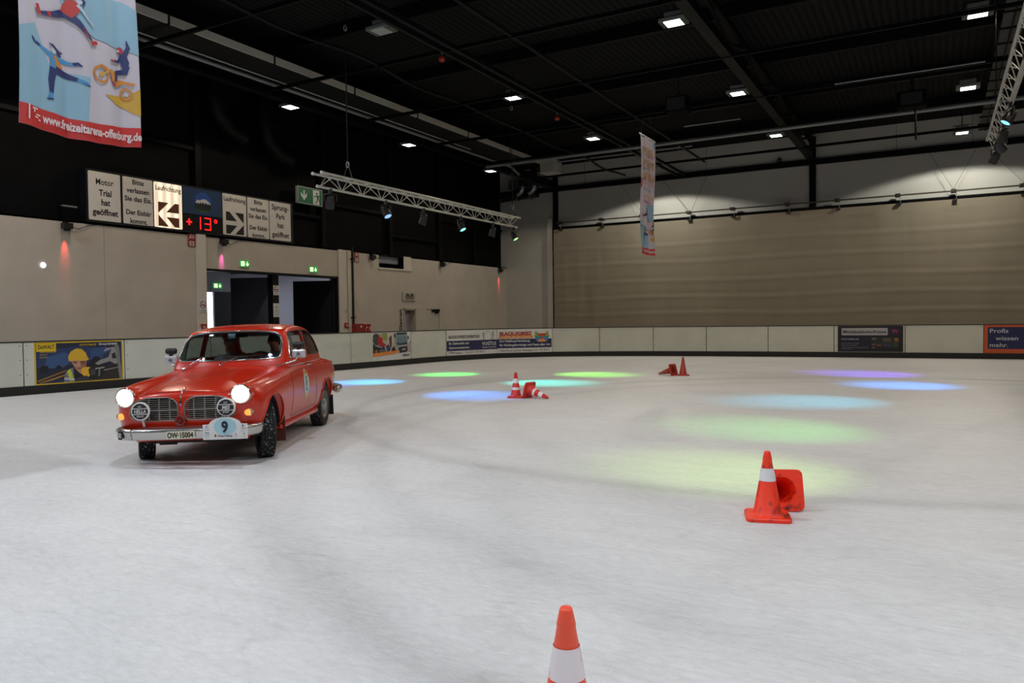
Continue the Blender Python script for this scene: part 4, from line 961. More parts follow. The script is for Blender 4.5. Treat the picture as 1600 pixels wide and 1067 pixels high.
# ------------------------------------------------------------------ ceiling floodlights
FL_E = M('flood_led', 'ffffff', .5, emit='f6fff8', estr=4)
FL_H = M('flood_housing', '7c807e', .45, .3)
FL_G = M('flood_glass', '3a4a44', .15)
def flood(x, y, lab, lit=True):
    t = thing('ceiling_floodlight', lab, 'lamp', (x, y, 8.5), group='ceiling floodlights')
    MB().bbox(-.32, .32, -.22, .22, 0, .09, .015).build('housing', FL_H, t, world=False)
    MB().box(-.31, -.2, -.2, .2, -.008, 0).build('glass_end', FL_G, t, world=False); MB().box(.2, .31, -.2, .2, -.008, 0).build('glass_end', FL_G, t, world=False)
    MB().box(-.2, .2, -.19, .19, -.010, 0).build('led_panel', FL_E if lit else M('flood_off', '9aa09c', .3), t, world=False)
    MB().bbox(-.22, .22, -.1, .14, .16, .26, .02).build('driver_box', FL_H, t, world=False)
    MB().tube([(-.3, 0, .05), (-.3, 0, .3), (.3, 0, .3), (.3, 0, .05)], .014, 6).tube([(0, 0, .3), (0, 0, .86)], .014, 6).build('bracket', STEEL_G, t, world=False)
    if lit:
        d = (random.uniform(-.2, .2), random.uniform(-.2, .2))
        spot_lamp(t, (x, y, 8.46), (x, y, 0), (.98, .95, .83) if y > 33 else (1.0, .85, .67) if y > 7 else (.86, .92, 1.0), FLOOD_W * (1.5 if y > 33 else .47 if y > 12 else .68 if y > 7 else 1.58), math.radians(150), .13, .18)
    return t
VIS = [(-18.26, 18.03, 'leftmost lit'), (-18.26, 24.32, 'second lit one behind the left service channel'), (-18.26, 30.6, 'farthest lit one behind the left service channel'),
       (-11.65, 20.93, 'lit one over the middle of the hall left of the girder'), (-11.65, 27.28, 'lit one beyond the mid hall'), (-11.65, 33.82, 'partly hidden lit one behind the narrow banner'),
       (-5.46, 17.67, 'nearest lit one at the top beside the girder'), (-5.46, 24.23, 'second lit one along the girder'), (-5.46, 30.6, 'third lit one along the girder'),
       (.78, 20.85, 'nearest lit one beside the right truss'), (.78, 27.43, 'second lit one beside the right truss'), (.78, 34.03, 'farthest lit one beside the right truss')]
for x, y, lab in VIS: flood(x, y, 'rectangular ceiling floodlight, ' + lab)
flood(-11.65, 14.5, 'unlit rectangular ceiling floodlight above the left truss', False)
_rows = {}
for x, y in HIDDEN_FLOODS:
    k = _rows[x] = _rows.get(x, 0) + 1
    flood(x, y, 'ceiling floodlight out of the frame, %s of row %s' % (('first', 'second', 'third', 'fourth', 'fifth', 'sixth')[k - 1], {-18.26: 'over the left walkway', -11.65: 'left of the hall centre', -5.46: 'along the roof girder', .78: 'beside the right truss', 7.0: 'over the right half'}[x]))
for y, lab in ((16.25, 'small red alarm sounder under the near roof rail'), (23.0, 'small red alarm sounder under the far roof rail')):
    e = thing('alarm_sounder', lab, 'alarm', (-11.12, y, 8.2), group='red alarm sounders')
    MB().lathe([(0, 0), (.07, .0), (.085, .05), (.06, .12), (.02, .14)], 14).build('body', FREDB, e, world=False); MB().tube([(0, 0, .13), (0, 0, .4)], .015, 6).build('rod', PIPE_L, e, world=False)
e = thing('loudspeaker', 'black loudspeaker box hung below the roof near the girder', 'speaker', (-7.5, 24.7, 8.3))
MB().bbox(-.35, .35, -.3, .3, 0, .5, .03).build('cabinet', M('speaker_black', '040404', .8, spec=.1), e, world=False); MB().box(-.3, .3, -.31, -.3, .05, .45).build('grille', M('grille_dark', '1a1a1b', .8), e, world=False); MB().tube([(0, 0, .5), (0, 0, 1.46)], .02, 6).build('pole', STEEL_G, e, world=False)
e = thing('hanging_loudspeaker', 'dark angular loudspeaker cluster hung right of the girder with a pole below', 'speaker', (-.75, 27.4, 8.0))
MB().bbox(-.42, .42, -.3, .3, .1, .62, .08).build('cabinet', M('speaker_black', '040404', .8, spec=.1), e, world=False); MB().box(-.3, .3, -.31, -.30, .18, .54).build('grille', M('grille_dark', '1a1a1b', .8), e, world=False)
MB().tube([(0, 0, .6), (0, 0, 1.76)], .035, 8).build('pole', STEEL_G, e, world=False); MB().tube([(.1, 0, .12), (.12, 0, -.9)], .03, 8).build('drop_pole', STEEL_G, e, world=False)
e = thing('wall_beacon', 'small dark beacon on the far wall beam', 'beacon', (-6.35, 36.4, 8.6))
MB().lathe([(0, .0), (.1, 0), (.1, .12), (.06, .2), (0, .22)], 12).build('body', BLKP, e, world=False); MB().box(-.05, .05, 0, .1, -.02, .02).build('foot', STEEL_D, e, world=False)

# ------------------------------------------------------------------ traffic cones
def cone_mat(name, base, dirt, amt, scale):
    m = M(name, base, .42)
    nt = m.node_tree; b = nt.nodes['Principled BSDF']; tc = nt.nodes.new('ShaderNodeTexCoord'); n = nt.nodes.new('ShaderNodeTexNoise'); n.inputs['Scale'].default_value = scale; n.inputs['Detail'].default_value = 8; n.inputs['Roughness'].default_value = .65
    mp = nt.nodes.new('ShaderNodeMapping'); mp.inputs['Scale'].default_value = (1, 1, .6); nt.links.new(tc.outputs['Object'], mp.inputs[0]); nt.links.new(mp.outputs[0], n.inputs['Vector'])
    r = nt.nodes.new('ShaderNodeMapRange'); r.inputs[1].default_value = .62 - amt; r.inputs[2].default_value = .78 - amt; nt.links.new(n.outputs['Fac'], r.inputs[0])
    x = nt.nodes.new('ShaderNodeMix'); x.data_type = 'RGBA'; x.inputs[6].default_value = lin(base); x.inputs[7].default_value = lin(dirt)
    nt.links.new(r.outputs[0], x.inputs[0]); nt.links.new(x.outputs[2], b.inputs['Base Color'])
    return m
CN = [cone_mat('cone_orange', 'ff5a3c', 'e04a30', .06, 7), cone_mat('cone_scuffed', 'ff3c1c', '4a1a12', .10, 10), cone_mat('cone_red', 'd42a1c', '5a1a18', .08, 8), cone_mat('cone_dull', 'a8301f', '4a1d16', .10, 8)]
BANDM = cone_mat('band_scuffed', 'e6e2e4', '8d8088', .05, 14); BANDM2 = cone_mat('band_orange_scuff', 'f0e6e8', 'e07a66', .05, 12)
def cone(lab, loc, mats, bands, s=1.0, rotz=0.0, lie=None, bandm=None):
    """hollow cone on a square foot; lie = (direction) when tipped over: tip points that way"""
    if lie is None: R = Matrix.Rotation(rotz, 3, 'Z'); o3 = Vector(loc)
    else:
        tip = math.radians(lie[1]); a = lie[0]
        R = Matrix.Rotation(a, 3, 'Z') @ Matrix.Rotation(PI / 2 + tip, 3, 'Y') @ Matrix.Rotation(lie[2], 3, 'Z'); o3 = Vector(loc)
    t = thing('traffic_cone', lab, 'traffic cone', o3, R, group='traffic cones on the ice')
    r0, r1, H = .103 * s, .024 * s, .505 * s
    rad = lambda z: r0 + (r1 - r0) * (z - .03 * s) / (H - .03 * s)
    mb = MB(); mb.lathe([(rad(.03 * s) + .035 * s, .030 * s), (rad(.03 * s) + .012 * s, .038 * s), (rad(.05 * s) + .002 * s, .055 * s), (rad(.27 * s), .27 * s), (rad(.272 * s) - .0015, .274 * s), (rad(.44 * s) - .0015, .44 * s), (rad(.445 * s) + .001, .445 * s), (r1, H - .01 * s), (r1 - .004, H), (r1 - .012, H), (r1 - .013, H - .02), (rad(.3 * s) - .008, .3 * s), (rad(.05 * s) - .008, .05 * s), (rad(0) - .004, .0)], 36)
    mb.build('cone_body', mats, t, world=False)
    # square foot with rounded corners and a round hole
    h = .162 * s; n = 40; out = []; inn = []
    k = 56; ri = rad(0) - .004; rr = []; hole = []
    for i in range(k):
        a_ = 2 * PI * (i + .5) / k; q_ = h * (abs(math.cos(a_)) ** 9 + abs(math.sin(a_)) ** 9) ** (-1 / 9)
        rr.append((q_ * math.cos(a_), q_ * math.sin(a_))); hole.append((ri * math.cos(a_), ri * math.sin(a_)))
    f = MB(); top = [(p[0] * .965, p[1] * .965, .03 * s) for p in rr]; mid = [(p[0], p[1], .022 * s) for p in rr]; bot = [(p[0], p[1], 0) for p in rr]
    ht = [(p[0], p[1], .03 * s) for p in hole]; hb = [(p[0], p[1], 0) for p in hole]
    rings = [ht, top, mid, bot, hb]
    vs = sum(rings, [])
    f.add(vs, [(a * k + i, a * k + (i + 1) % k, (a + 1) * k + (i + 1) % k, (a + 1) * k + i)[::-1] for a in range(4) for i in range(k)])
    f.build('foot', mats, t, world=False)
    for z0, z1 in bands:
        MB().lathe([(rad(z0 * s) + .0015, z0 * s), (rad(z1 * s) + .0015, z1 * s)], 36).build('reflective_band', bandm or BANDM, t, world=False)
    return t
def lie_loc(x, y, s, pitch): return (x, y, .178 * s * math.cos(math.radians(pitch)) + .002)
TP = 15.6                                            # slope of a tipped cone resting on foot edge and tip
cone('bright orange traffic cone with white band nearest the camera', (-1.16, 2.43, .001), CN[0], [(.262, .372)], 1.02, .3, bandm=BANDM2)
cone('scuffed orange traffic cone standing with grey white band, right', (-1.14, 6.0, .001), CN[1], [(.285, .38)], 1.02, .28)
cone('orange traffic cone tipped over behind the scuffed cone, foot to camera', (-1.075, 6.27, .166), CN[1], [(.29, .385)], 1.01, lie=(2.0, 15.3, 0))
cone('traffic cone with two white bands standing in mid rink', (-7.31, 13.11, .001), CN[2], [(.29, .38), (.115, .205)], 1.0, .35)
cone('traffic cone with two white bands lying beside the standing one', (-7.04, 13.14, .164), CN[2], [(.29, .38), (.115, .205)], 1.0, lie=(-.2, 15.3, 0))
cone('dull red traffic cone standing far back without bands', (-5.94, 19.85, .001), CN[3], [], .97, .4)
cone('dull red traffic cone lying far back, tip to the left', (-6.16, 19.72, .160), CN[3], [(.29, .38)], .97, lie=(2.85, 15.3, 0), bandm=M('band_faded', '8a5a4c', .6, var=.3, vscale=9))

# ------------------------------------------------------------------ the red saloon car
# own frame: x forward, y to its left, z up; origin on the ground under the front axle
_F = Vector((.4995, -.8663, 0)).normalized(); _L = Vector((-_F.y, _F.x, 0)); _U = Vector((0, 0, 1))
_lean = math.radians(1.3)                                  # leans outwards in the turn
CAR_R = Matrix((_F, _L, _U)).transposed()
car = thing('car', 'red rounded two door vintage saloon with lit headlights turning on the ice', 'car', (-7.387, 5.868, 0), CAR_R)
LEAN = Matrix.Translation((0, 0, .3)) @ Matrix.Rotation(_lean, 4, 'X') @ Matrix.Translation((0, 0, -.3))
RED = M('car_red', 'bc2408', .25, spec=.5, coat=.25)
CBLK = M('car_black', '0b0b0c', .6); TRIM = M('seat_dark', '17161a', .8); DARKIN = M('interior_dark', '1a1616', .9)
GLASS = glass_mat('car_glass', 'b8c0bc')
def cpart(mb, name, mats, parent=None, lean=True):
    """part in the car's own coordinates"""
    if lean: mb.v = [tuple(LEAN @ Vector(v)) for v in mb.v]
    return mb.build(name, mats, parent or car, world=False)

def tabz(rows, cols, T):
    rows = np.array(rows, float); cols = np.array(cols, float); T = np.array(T, float)
    o = np.argsort(rows); rows = rows[o]; T = T[o]
    def f(x, b):
        col = [np.interp(x, rows, T[:, k]) for k in range(len(cols))]
        return float(np.interp(b, cols, col))
    return f
XR = [.70, .45, .1, -.3, -.75, -1.2, -1.9, -2.6, -3.1, -3.4, -3.6]
ZT = tabz(XR, [0, .45, .64, .84, .94, 1.0], [
    [.80, .785, .765, .875, .84, .74], [.865, .85, .795, .90, .865, .775], [.925, .905, .85, .925, .895, .82], [.975, .955, .905, .945, .92, .86],
    [1.03, 1.015, .985, .975, .95, .90], [1.04, 1.04, 1.04, 1.03, .985, .92], [1.04, 1.04, 1.04, 1.03, .985, .92], [1.03, 1.03, 1.03, 1.02, .98, .92],
    [.985, .98, .97, .965, .955, .91], [.91, .905, .90, .93, .925, .88], [.80, .80, .80, .86, .86, .81]])
HW = tabz([.70, .3, -.6, -2.0, -3.0, -3.6], [0, .15, .4, .7, .9, 1.0], [
    [.60, .68, .745, .765, .76, .73], [.66, .74, .80, .81, .80, .77], [.69, .765, .81, .82, .81, .785], [.69, .765, .815, .822, .81, .785], [.66, .74, .80, .81, .80, .77], [.56, .65, .71, .73, .72, .69]])
def smooth(t): t = max(0.0, min(1.0, t)); return t * t * (3 - 2 * t)
def XF(b, c):
    v = float(np.interp(b, [0, .3, .55, .7, .84, .93, 1.0], [.70, .695, .68, .67, .645, .585, .44]))
    v += float(np.interp(c, [0, .15, .3, .5, .8, .95, 1.0], [-.10, -.03, .0, .0, .0, -.015, -.05]))
    return v - .05 + .02 * math.exp(-((b - .83) / .1) ** 2 - ((c - .85) / .16) ** 2)
def XB(b, c):
    v = float(np.interp(b, [0, .5, .8, .93, 1.0], [-3.62, -3.60, -3.54, -3.46, -3.34]))
    return v + float(np.interp(c, [0, .2, .5, .85, 1.0], [.14, .03, .0, .03, .10]))
def zb(x): return .25 + .11 * smooth((x - .40) / .2) if x > -2 else .25 + .03 * smooth((-2 - x) / 1.6)
AX = [-3.62, -3.5, -3.3, -3.0, -2.7, -2.3, -1.906, -1.6, -1.2, -.90, -.762, -.5, -.2, .1, .35, .52, .63, .70]
BX = [0, .2, .4, .54, .64, .74, .84, .92, .97, 1.0]; BX = [-b for b in BX[:0:-1]] + BX
CX = [0, .06, .16, .32, .5, .68, .82, .92, 1.0]
def bodyP(xa, b, c):
    x = xa + (XF(abs(b), c) - .70) * smooth((xa - .05) / .65) + (XB(abs(b), c) + 3.62) * smooth((-3.0 - xa) / .62)
    z0 = zb(x); z = z0 + (ZT(x, abs(b)) - z0) * c
    return Vector((x, b * HW(x, c), z))
def boxgrid(A, B, Cc, P, tagf=None):
    """closed cage over the six faces of a box grid"""
    bm = bmesh.new(); V = {}
    na, nb, nc = len(A) - 1, len(B) - 1, len(Cc) - 1
    def g(i, j, k):
        if (i, j, k) not in V: V[(i, j, k)] = bm.verts.new(P(A[i], B[j], Cc[k]))
        return V[(i, j, k)]
    def f(face, *ids):
        q = bm.faces.new([g(*t) for t in ids])
        if tagf: q.material_index = tagf(face, ids)
        q.smooth = True
    for i in range(na):
        for j in range(nb):
            f('top', (i, j, nc), (i + 1, j, nc), (i + 1, j + 1, nc), (i, j + 1, nc)); f('bot', (i, j, 0), (i, j + 1, 0), (i + 1, j + 1, 0), (i + 1, j, 0))
        for k in range(nc):
            f('right', (i, 0, k), (i + 1, 0, k), (i + 1, 0, k + 1), (i, 0, k + 1)); f('left', (i, nb, k), (i, nb, k + 1), (i + 1, nb, k + 1), (i + 1, nb, k))
    for j in range(nb):
        for k in range(nc):
            f('rear', (0, j, k), (0, j, k + 1), (0, j + 1, k + 1), (0, j + 1, k)); f('front', (na, j, k), (na, j + 1, k), (na, j + 1, k + 1), (na, j, k + 1))
    bm.normal_update()
    return bm
def body_tag(face, ids):
    i0 = min(t[0] for t in ids); i1 = max(t[0] for t in ids); j0 = min(t[1] for t in ids); j1 = max(t[1] for t in ids); k0 = min(t[2] for t in ids)
    if face in ('left', 'right') and AX[i0] >= -1.91 and AX[i1] <= -.76 and k0 >= 2: return 1 if face == 'left' else 2
    if face == 'top' and AX[i0] >= -.77 and abs(BX[j0]) <= .645 and abs(BX[j1]) <= .645: return 3
    if face == 'top' and AX[i1] <= -2.99 and abs(BX[j0]) <= .75 and abs(BX[j1]) <= .75: return 4
    return 0
def tmp_obj(bm, name='work'):
    me = bpy.data.meshes.new(name); bm.to_mesh(me); bm.free(); o = bpy.data.objects.new(name, me); COL.objects.link(o); return o
def evaluated(o):
    dg = bpy.context.evaluated_depsgraph_get(); dg.update()
    return bpy.data.meshes.new_from_object(o.evaluated_get(dg))
def drop(o):
    me = o.data; bpy.data.objects.remove(o); bpy.data.meshes.remove(me)
def carve(bm, levels, cut, thick=0.0):
    o = tmp_obj(bm)
    for _ in range(6): o.data.materials.append(RED)
    if levels:
        md = o.modifiers.new('s', 'SUBSURF'); md.levels = levels; md.render_levels = levels
    if thick:
        md = o.modifiers.new('t', 'SOLIDIFY'); md.thickness = thick; md.offset = -1
    base = evaluated(o)
    if cut:
        co = tmp_obj(cut, 'cut'); co.data.materials.append(RED)
        md = o.modifiers.new('b', 'BOOLEAN'); md.operation = 'DIFFERENCE'; md.solver = 'EXACT'; md.use_self = bool(thick); md.object = co
        res = evaluated(o); drop(co)
    else: res = base
    drop(o)
    return base, res
def add_prism(bm, pts, axis, d0, d1):
    """closed prism of an outline along an axis; pts are the two other coordinates in order"""
    mk = {'x': lambda p, d: (d, p[0], p[1]), 'y': lambda p, d: (p[0], d, p[1])}[axis]
    a = [bm.verts.new(mk(p, d0)) for p in pts]; b = [bm.verts.new(mk(p, d1)) for p in pts]; n = len(pts)
    fs = [bm.faces.new(a), bm.faces.new(b[::-1])] + [bm.faces.new((a[(i + 1) % n], a[i], b[i], b[(i + 1) % n])) for i in range(n)]
    bmesh.ops.recalc_face_normals(bm, faces=fs)
def roundpoly(pts, r, n=6):
    out = []; L = len(pts)
    for i in range(L):
        p = Vector(pts[i]); a = (Vector(pts[i - 1]) - p); b = (Vector(pts[(i + 1) % L]) - p)
        rr = min(r if not isinstance(r, (list, tuple)) else r[i], a.length * .48, b.length * .48)
        p0 = p + a.normalized() * rr; p1 = p + b.normalized() * rr
        for k in range(n + 1):
            t = k / n; q = p0 * (1 - t) ** 2 + p * 2 * t * (1 - t) + p1 * t * t; out.append((q.x, q.y))
    return out
GR = {}
for sgn in (1, -1):
    o = [(.035, .55), (.035, .70), (.11, .762), (.38, .762), (.52, .72), (.575, .60), (.545, .535), (.42, .515), (.07, .515)]
    GR[sgn] = roundpoly([(y * sgn, z) for y, z in o], .06, 4)
cut = bmesh.new()
def add_cyl(bm, x, z, r, y0, y1, n=40):
    add_prism(bm, [(x + r * math.cos(2 * PI * k / n), z + r * math.sin(2 * PI * k / n)) for k in range(n)], 'y', y0, y1)
ARCH = .385
for x in (0.0, -2.6):
    for s in (1, -1): add_cyl(cut, x, .335, ARCH if x == 0 else .37, s * .50, s * .95)
for s in (1, -1): add_prism(cut, GR[s], 'x', .535, .9)
add_prism(cut, [(-.95, .42), (-2.62, .42), (-2.62, 1.3), (-.95, 1.3)], 'y', -.66, .66)
base, res = carve(boxgrid(AX, BX, CX, bodyP, body_tag), 2, cut)
BVH_BODY = BVHTree.FromPolygons([v.co for v in base.vertices], [list(p.vertices) for p in base.polygons])
# split the shell into its panels
def split(me, names):
    out = {}
    for idx, nm in names.items():
        sel = [p for p in me.polygons if p.material_index == idx]
        ids = sorted({v for p in sel for v in p.vertices}); mp = {v: k for k, v in enumerate(ids)}
        mb = MB(); mb.add([me.vertices[v].co for v in ids], [[mp[v] for v in p.vertices] for p in sel], 0, True)
        ed = {}
        for p in sel:
            for e in p.edge_keys: ed[e] = ed.get(e, 0) + 1
        out[idx] = (mb, [(me.vertices[a].co.copy(), me.vertices[b].co.copy()) for (a, b), c in ed.items() if c == 1])
    return out
SP = split(res, {0: 'body', 1: 'door', 2: 'door', 3: 'hood', 4: 'boot', 5: 'x'})
def seam(edges, r=.003):
    mb = MB()
    for a, b in edges:
        if (b - a).length > 1e-5: mb.tube([a, b], r, 4, cap=False)
    return mb
body = cpart(SP[0][0], 'body_shell', RED)
doors = {}
for idx, nm in ((1, 'door'), (2, 'door')):
    doors[idx] = cpart(SP[idx][0], nm, RED)
    cpart(seam(SP[idx][1]), 'door_gap', CBLK, doors[idx])
hood = cpart(SP[3][0], 'hood', RED); cpart(seam([e for e in SP[3][1]], .003), 'hood_gap', CBLK, hood)
boot = cpart(SP[4][0], 'boot_lid', RED); cpart(seam(SP[4][1]), 'boot_gap', CBLK, boot)

# greenhouse with its window openings
def cabP(xa, b, c):                     # xa 0 rear .. 1 front
    ab = abs(b)
    xf = (-.70 - .16 * ab ** 2.5) * (1 - c) + (-1.07 - .10 * ab ** 2.5) * c + .03 * math.sin(PI * c)
    xr = (-3.0 + .30 * ab ** 2.5) * (1 - c) + (-2.54 + .14 * ab ** 2) * c - .05 * math.sin(PI * c)
    x = xr + (xf - xr) * xa
    zr = float(np.interp(x, [-2.62, -2.45, -2.1, -1.75, -1.4, -1.15, -1.05], [1.415, 1.465, 1.515, 1.535, 1.523, 1.48, 1.445])) - .045 * ab ** 3
    z = .97 + (zr - .97) * c
    wd = float(np.interp(c, [0, .25, .6, .85, 1.0], [.755, .735, .695, .655, .60]))
    wd *= float(np.interp(x, [-3.0, -2.6, -2.0, -1.2, -.76], [.86, .95, 1.0, 1.0, .97]))
    return Vector((x, b * wd, z))
CA = [0, .06, .16, .3, .45, .6, .74, .86, .94, 1.0]; CB = [0, .25, .5, .7, .84, .93, 1.0]; CB = [-b for b in CB[:0:-1]] + CB; CC = [0, .2, .45, .7, .85, .94, 1.0]
cage = boxgrid(CA, CB, CC, cabP)
bmesh.ops.delete(cage, geom=[f for f in cage.faces if f.normal.z < -.9 and f.calc_center_median().z < .99], context='FACES')
W_FRONT = roundpoly([(-.685, 1.085), (-.615, 1.395), (-.33, 1.440), (.33, 1.440), (.595, 1.395), (.645, 1.085), (0, 1.070)], [.09, .11, .2, .2, .11, .09, .3])
W_REAR = roundpoly([(-.52, 1.09), (-.47, 1.38), (0, 1.41), (.47, 1.38), (.52, 1.09), (0, 1.08)], [.09, .10, .3, .10, .09, .3])
W_DOOR = roundpoly([(-.985, 1.085), (-1.205, 1.410), (-1.755, 1.435), (-1.735, 1.085)], [.03, .06, .04, .03])
W_QTR = roundpoly([(-1.815, 1.085), (-1.83, 1.43), (-2.22, 1.42), (-2.50, 1.28), (-2.62, 1.085)], [.03, .04, .1, .15, .05])
cut = bmesh.new()
add_prism(cut, W_FRONT, 'x', -.5, -1.30); add_prism(cut, W_REAR, 'x', -3.3, -2.2)
for s in (1, -1):
    add_prism(cut, W_DOOR, 'y', s * .45, s * .9); add_prism(cut, W_QTR, 'y', s * .45, s * .9)
cbase, cres = carve(cage, 2, cut, .03)
BVH_CAB = BVHTree.FromPolygons([v.co for v in cbase.vertices], [list(p.vertices) for p in cbase.polygons])
mb = MB(); mb.add([v.co for v in cres.vertices], [list(p.vertices) for p in cres.polygons], 0, True)
cabin = cpart(mb, 'roof_shell', RED)

def onto(bvh, p, d, off=0.0):
    """point where a ray from p along d meets the surface, moved back out by off"""
    h = bvh.ray_cast(Vector(p), Vector(d))
    if h[0] is None:
        h = bvh.find_nearest(Vector(p)); return h[0] + (h[1] * off if h[1] else Vector())
    n = h[1] if h[1].dot(Vector(d)) < 0 else -h[1]
    return h[0] + n * off
def pane(outline, axis, start, dirv, off, n=9):
    """sheet of glass following the bodywork inside an outline"""
    bm = bmesh.new(); mk = {'x': lambda p: (start, p[0], p[1]), 'y': lambda p: (p[0], start, p[1])}[axis]
    f = bm.faces.new([bm.verts.new((p[0], p[1], 0)) for p in outline])
    bmesh.ops.triangulate(bm, faces=[f])
    for _ in range(4):
        es = [e for e in bm.edges if e.calc_length() > .10]
        if not es: break
        bmesh.ops.subdivide_edges(bm, edges=es, cuts=1); bmesh.ops.triangulate(bm, faces=bm.faces[:])
    bm.verts.ensure_lookup_table()
    vs = [onto(BVH_CAB, mk((v.co.x, v.co.y)), dirv, off) for v in bm.verts]
    fs = [[v.index for v in q.verts] for q in bm.faces]; bm.free()
    return MB().add(vs, fs, 0, True)
def trimline(outline, axis, start, dirv, r, off=.004, n=6):
    mk = {'x': lambda p: (start, p[0], p[1]), 'y': lambda p: (p[0], start, p[1])}[axis]
    pts = []
    for i in range(len(outline)):
        a = Vector(outline[i]); b = Vector(outline[(i + 1) % len(outline)]); k = max(1, int((b - a).length / .06))
        for j in range(k): pts.append(a.lerp(b, j / k))
    P = [onto(BVH_CAB, mk(p), dirv, off) for p in pts]
    Q = [P[0]]
    for p in P[1:]:
        if (p - Q[-1]).length > .004: Q.append(p)
    return MB().tube(Q, r, n, closed=True)
ws = cpart(pane(W_FRONT, 'x', -.3, (-1, 0, 0), -.010), 'windshield', GLASS)
cpart(trimline(W_FRONT, 'x', -.3, (-1, 0, 0), .011), 'chrome_trim', CHROME, ws)
cpart(trimline([(p[0] * .985, 1.25 + (p[1] - 1.25) * .95) for p in W_FRONT], 'x', -.3, (-1, 0, 0), .012, -.004), 'rubber_seal', CBLK, ws)
rw = cpart(pane(W_REAR, 'x', -3.6, (1, 0, 0), -.010), 'rear_window', GLASS); cpart(trimline(W_REAR, 'x', -3.6, (1, 0, 0), .010), 'chrome_trim', CHROME, rw)
W_VENT = roundpoly([(-.985, 1.085), (-1.185, 1.385), (-1.24, 1.40), (-1.24, 1.085)], [.03, .03, .02, .02])
for s in (1, -1):
    st, dr = s * 1.2, (0, -s, 0)
    v = cpart(pane(W_VENT, 'y', st, dr, -.010), 'vent_window', GLASS, doors[1 if s > 0 else 2]); cpart(trimline(W_VENT, 'y', st, dr, .008, 0), 'chrome_trim', CHROME, doors[1 if s > 0 else 2])
    if s < 0: cpart(pane(W_DOOR, 'y', st, dr, -.012), 'side_window', GLASS, doors[2])
    q = cpart(pane(W_QTR, 'y', st, dr, -.010), 'quarter_window', GLASS); cpart(trimline(W_QTR, 'y', st, dr, .008, 0), 'rubber_seal', CBLK, q)
    cpart(trimline(W_DOOR, 'y', st, dr, .009, -.004), 'rubber_seal', CBLK, doors[1 if s > 0 else 2])
    hd = onto(BVH_BODY, (-1.72, s * 1.2, .955), dr, .0)
    mb = MB().tube([hd + Vector((.09, -s * .004, 0)), hd + Vector((.075, s * .035, .002)), hd + Vector((-.06, s * .035, .002)), hd + Vector((-.075, -s * .004, 0))], .010, 8)
    cpart(mb, 'door_handle', CHROME, doors[1 if s > 0 else 2])
    # belt line moulding
    P = [onto(BVH_BODY, (x, s * 1.2, .90 - .02 * smooth((-2.4 - x))), dr, .001) for x in np.linspace(.3, -3.3, 50)]
# wheel arch lining and underside
for x in (0.0, -2.6):
    for s in (1, -1):
        a = ARCH if x == 0 else .37
        m4 = Matrix.Translation((x, s * .5, .335)) @ Matrix.Rotation(-s * PI / 2, 4, 'X')
        lv = [(x, s * .504, .335)]; n_ = 28; lf = []
        for d_ in (.504, .74):
            for k in range(n_ + 1):
                t_ = math.radians(-8 + 196 * k / n_); lv.append((x + (a - .004) * math.cos(t_), s * d_, .335 + (a - .004) * math.sin(t_)))
        for k in range(n_): lf += [(0, 1 + k, 2 + k), (1 + k, 2 + k, n_ + 3 + k, n_ + 2 + k)]
        cpart(MB().add(lv, lf), 'wheel_arch', CBLK)
        P = []
        for k in range(25):
            th_ = math.radians(-25 + 230 * k / 24); q = (x + (a + .004) * math.cos(th_), s * 1.2, .335 + (a + .004) * math.sin(th_))
            if q[2] > .27: P.append(onto(BVH_BODY, q, (0, -s, 0), .002))
        if len(P) > 3: cpart(MB().tube(P, .011, 6), 'arch_lip', RED)
cpart(MB().box(-3.3, .22, -.5, .5, .21, .30), 'underbody', CBLK)
for s in (1, -1): cpart(MB().bbox(-2.2, -.42, s * .69 - .06, s * .69 + .06, .235, .30, .02), 'sill', RED)

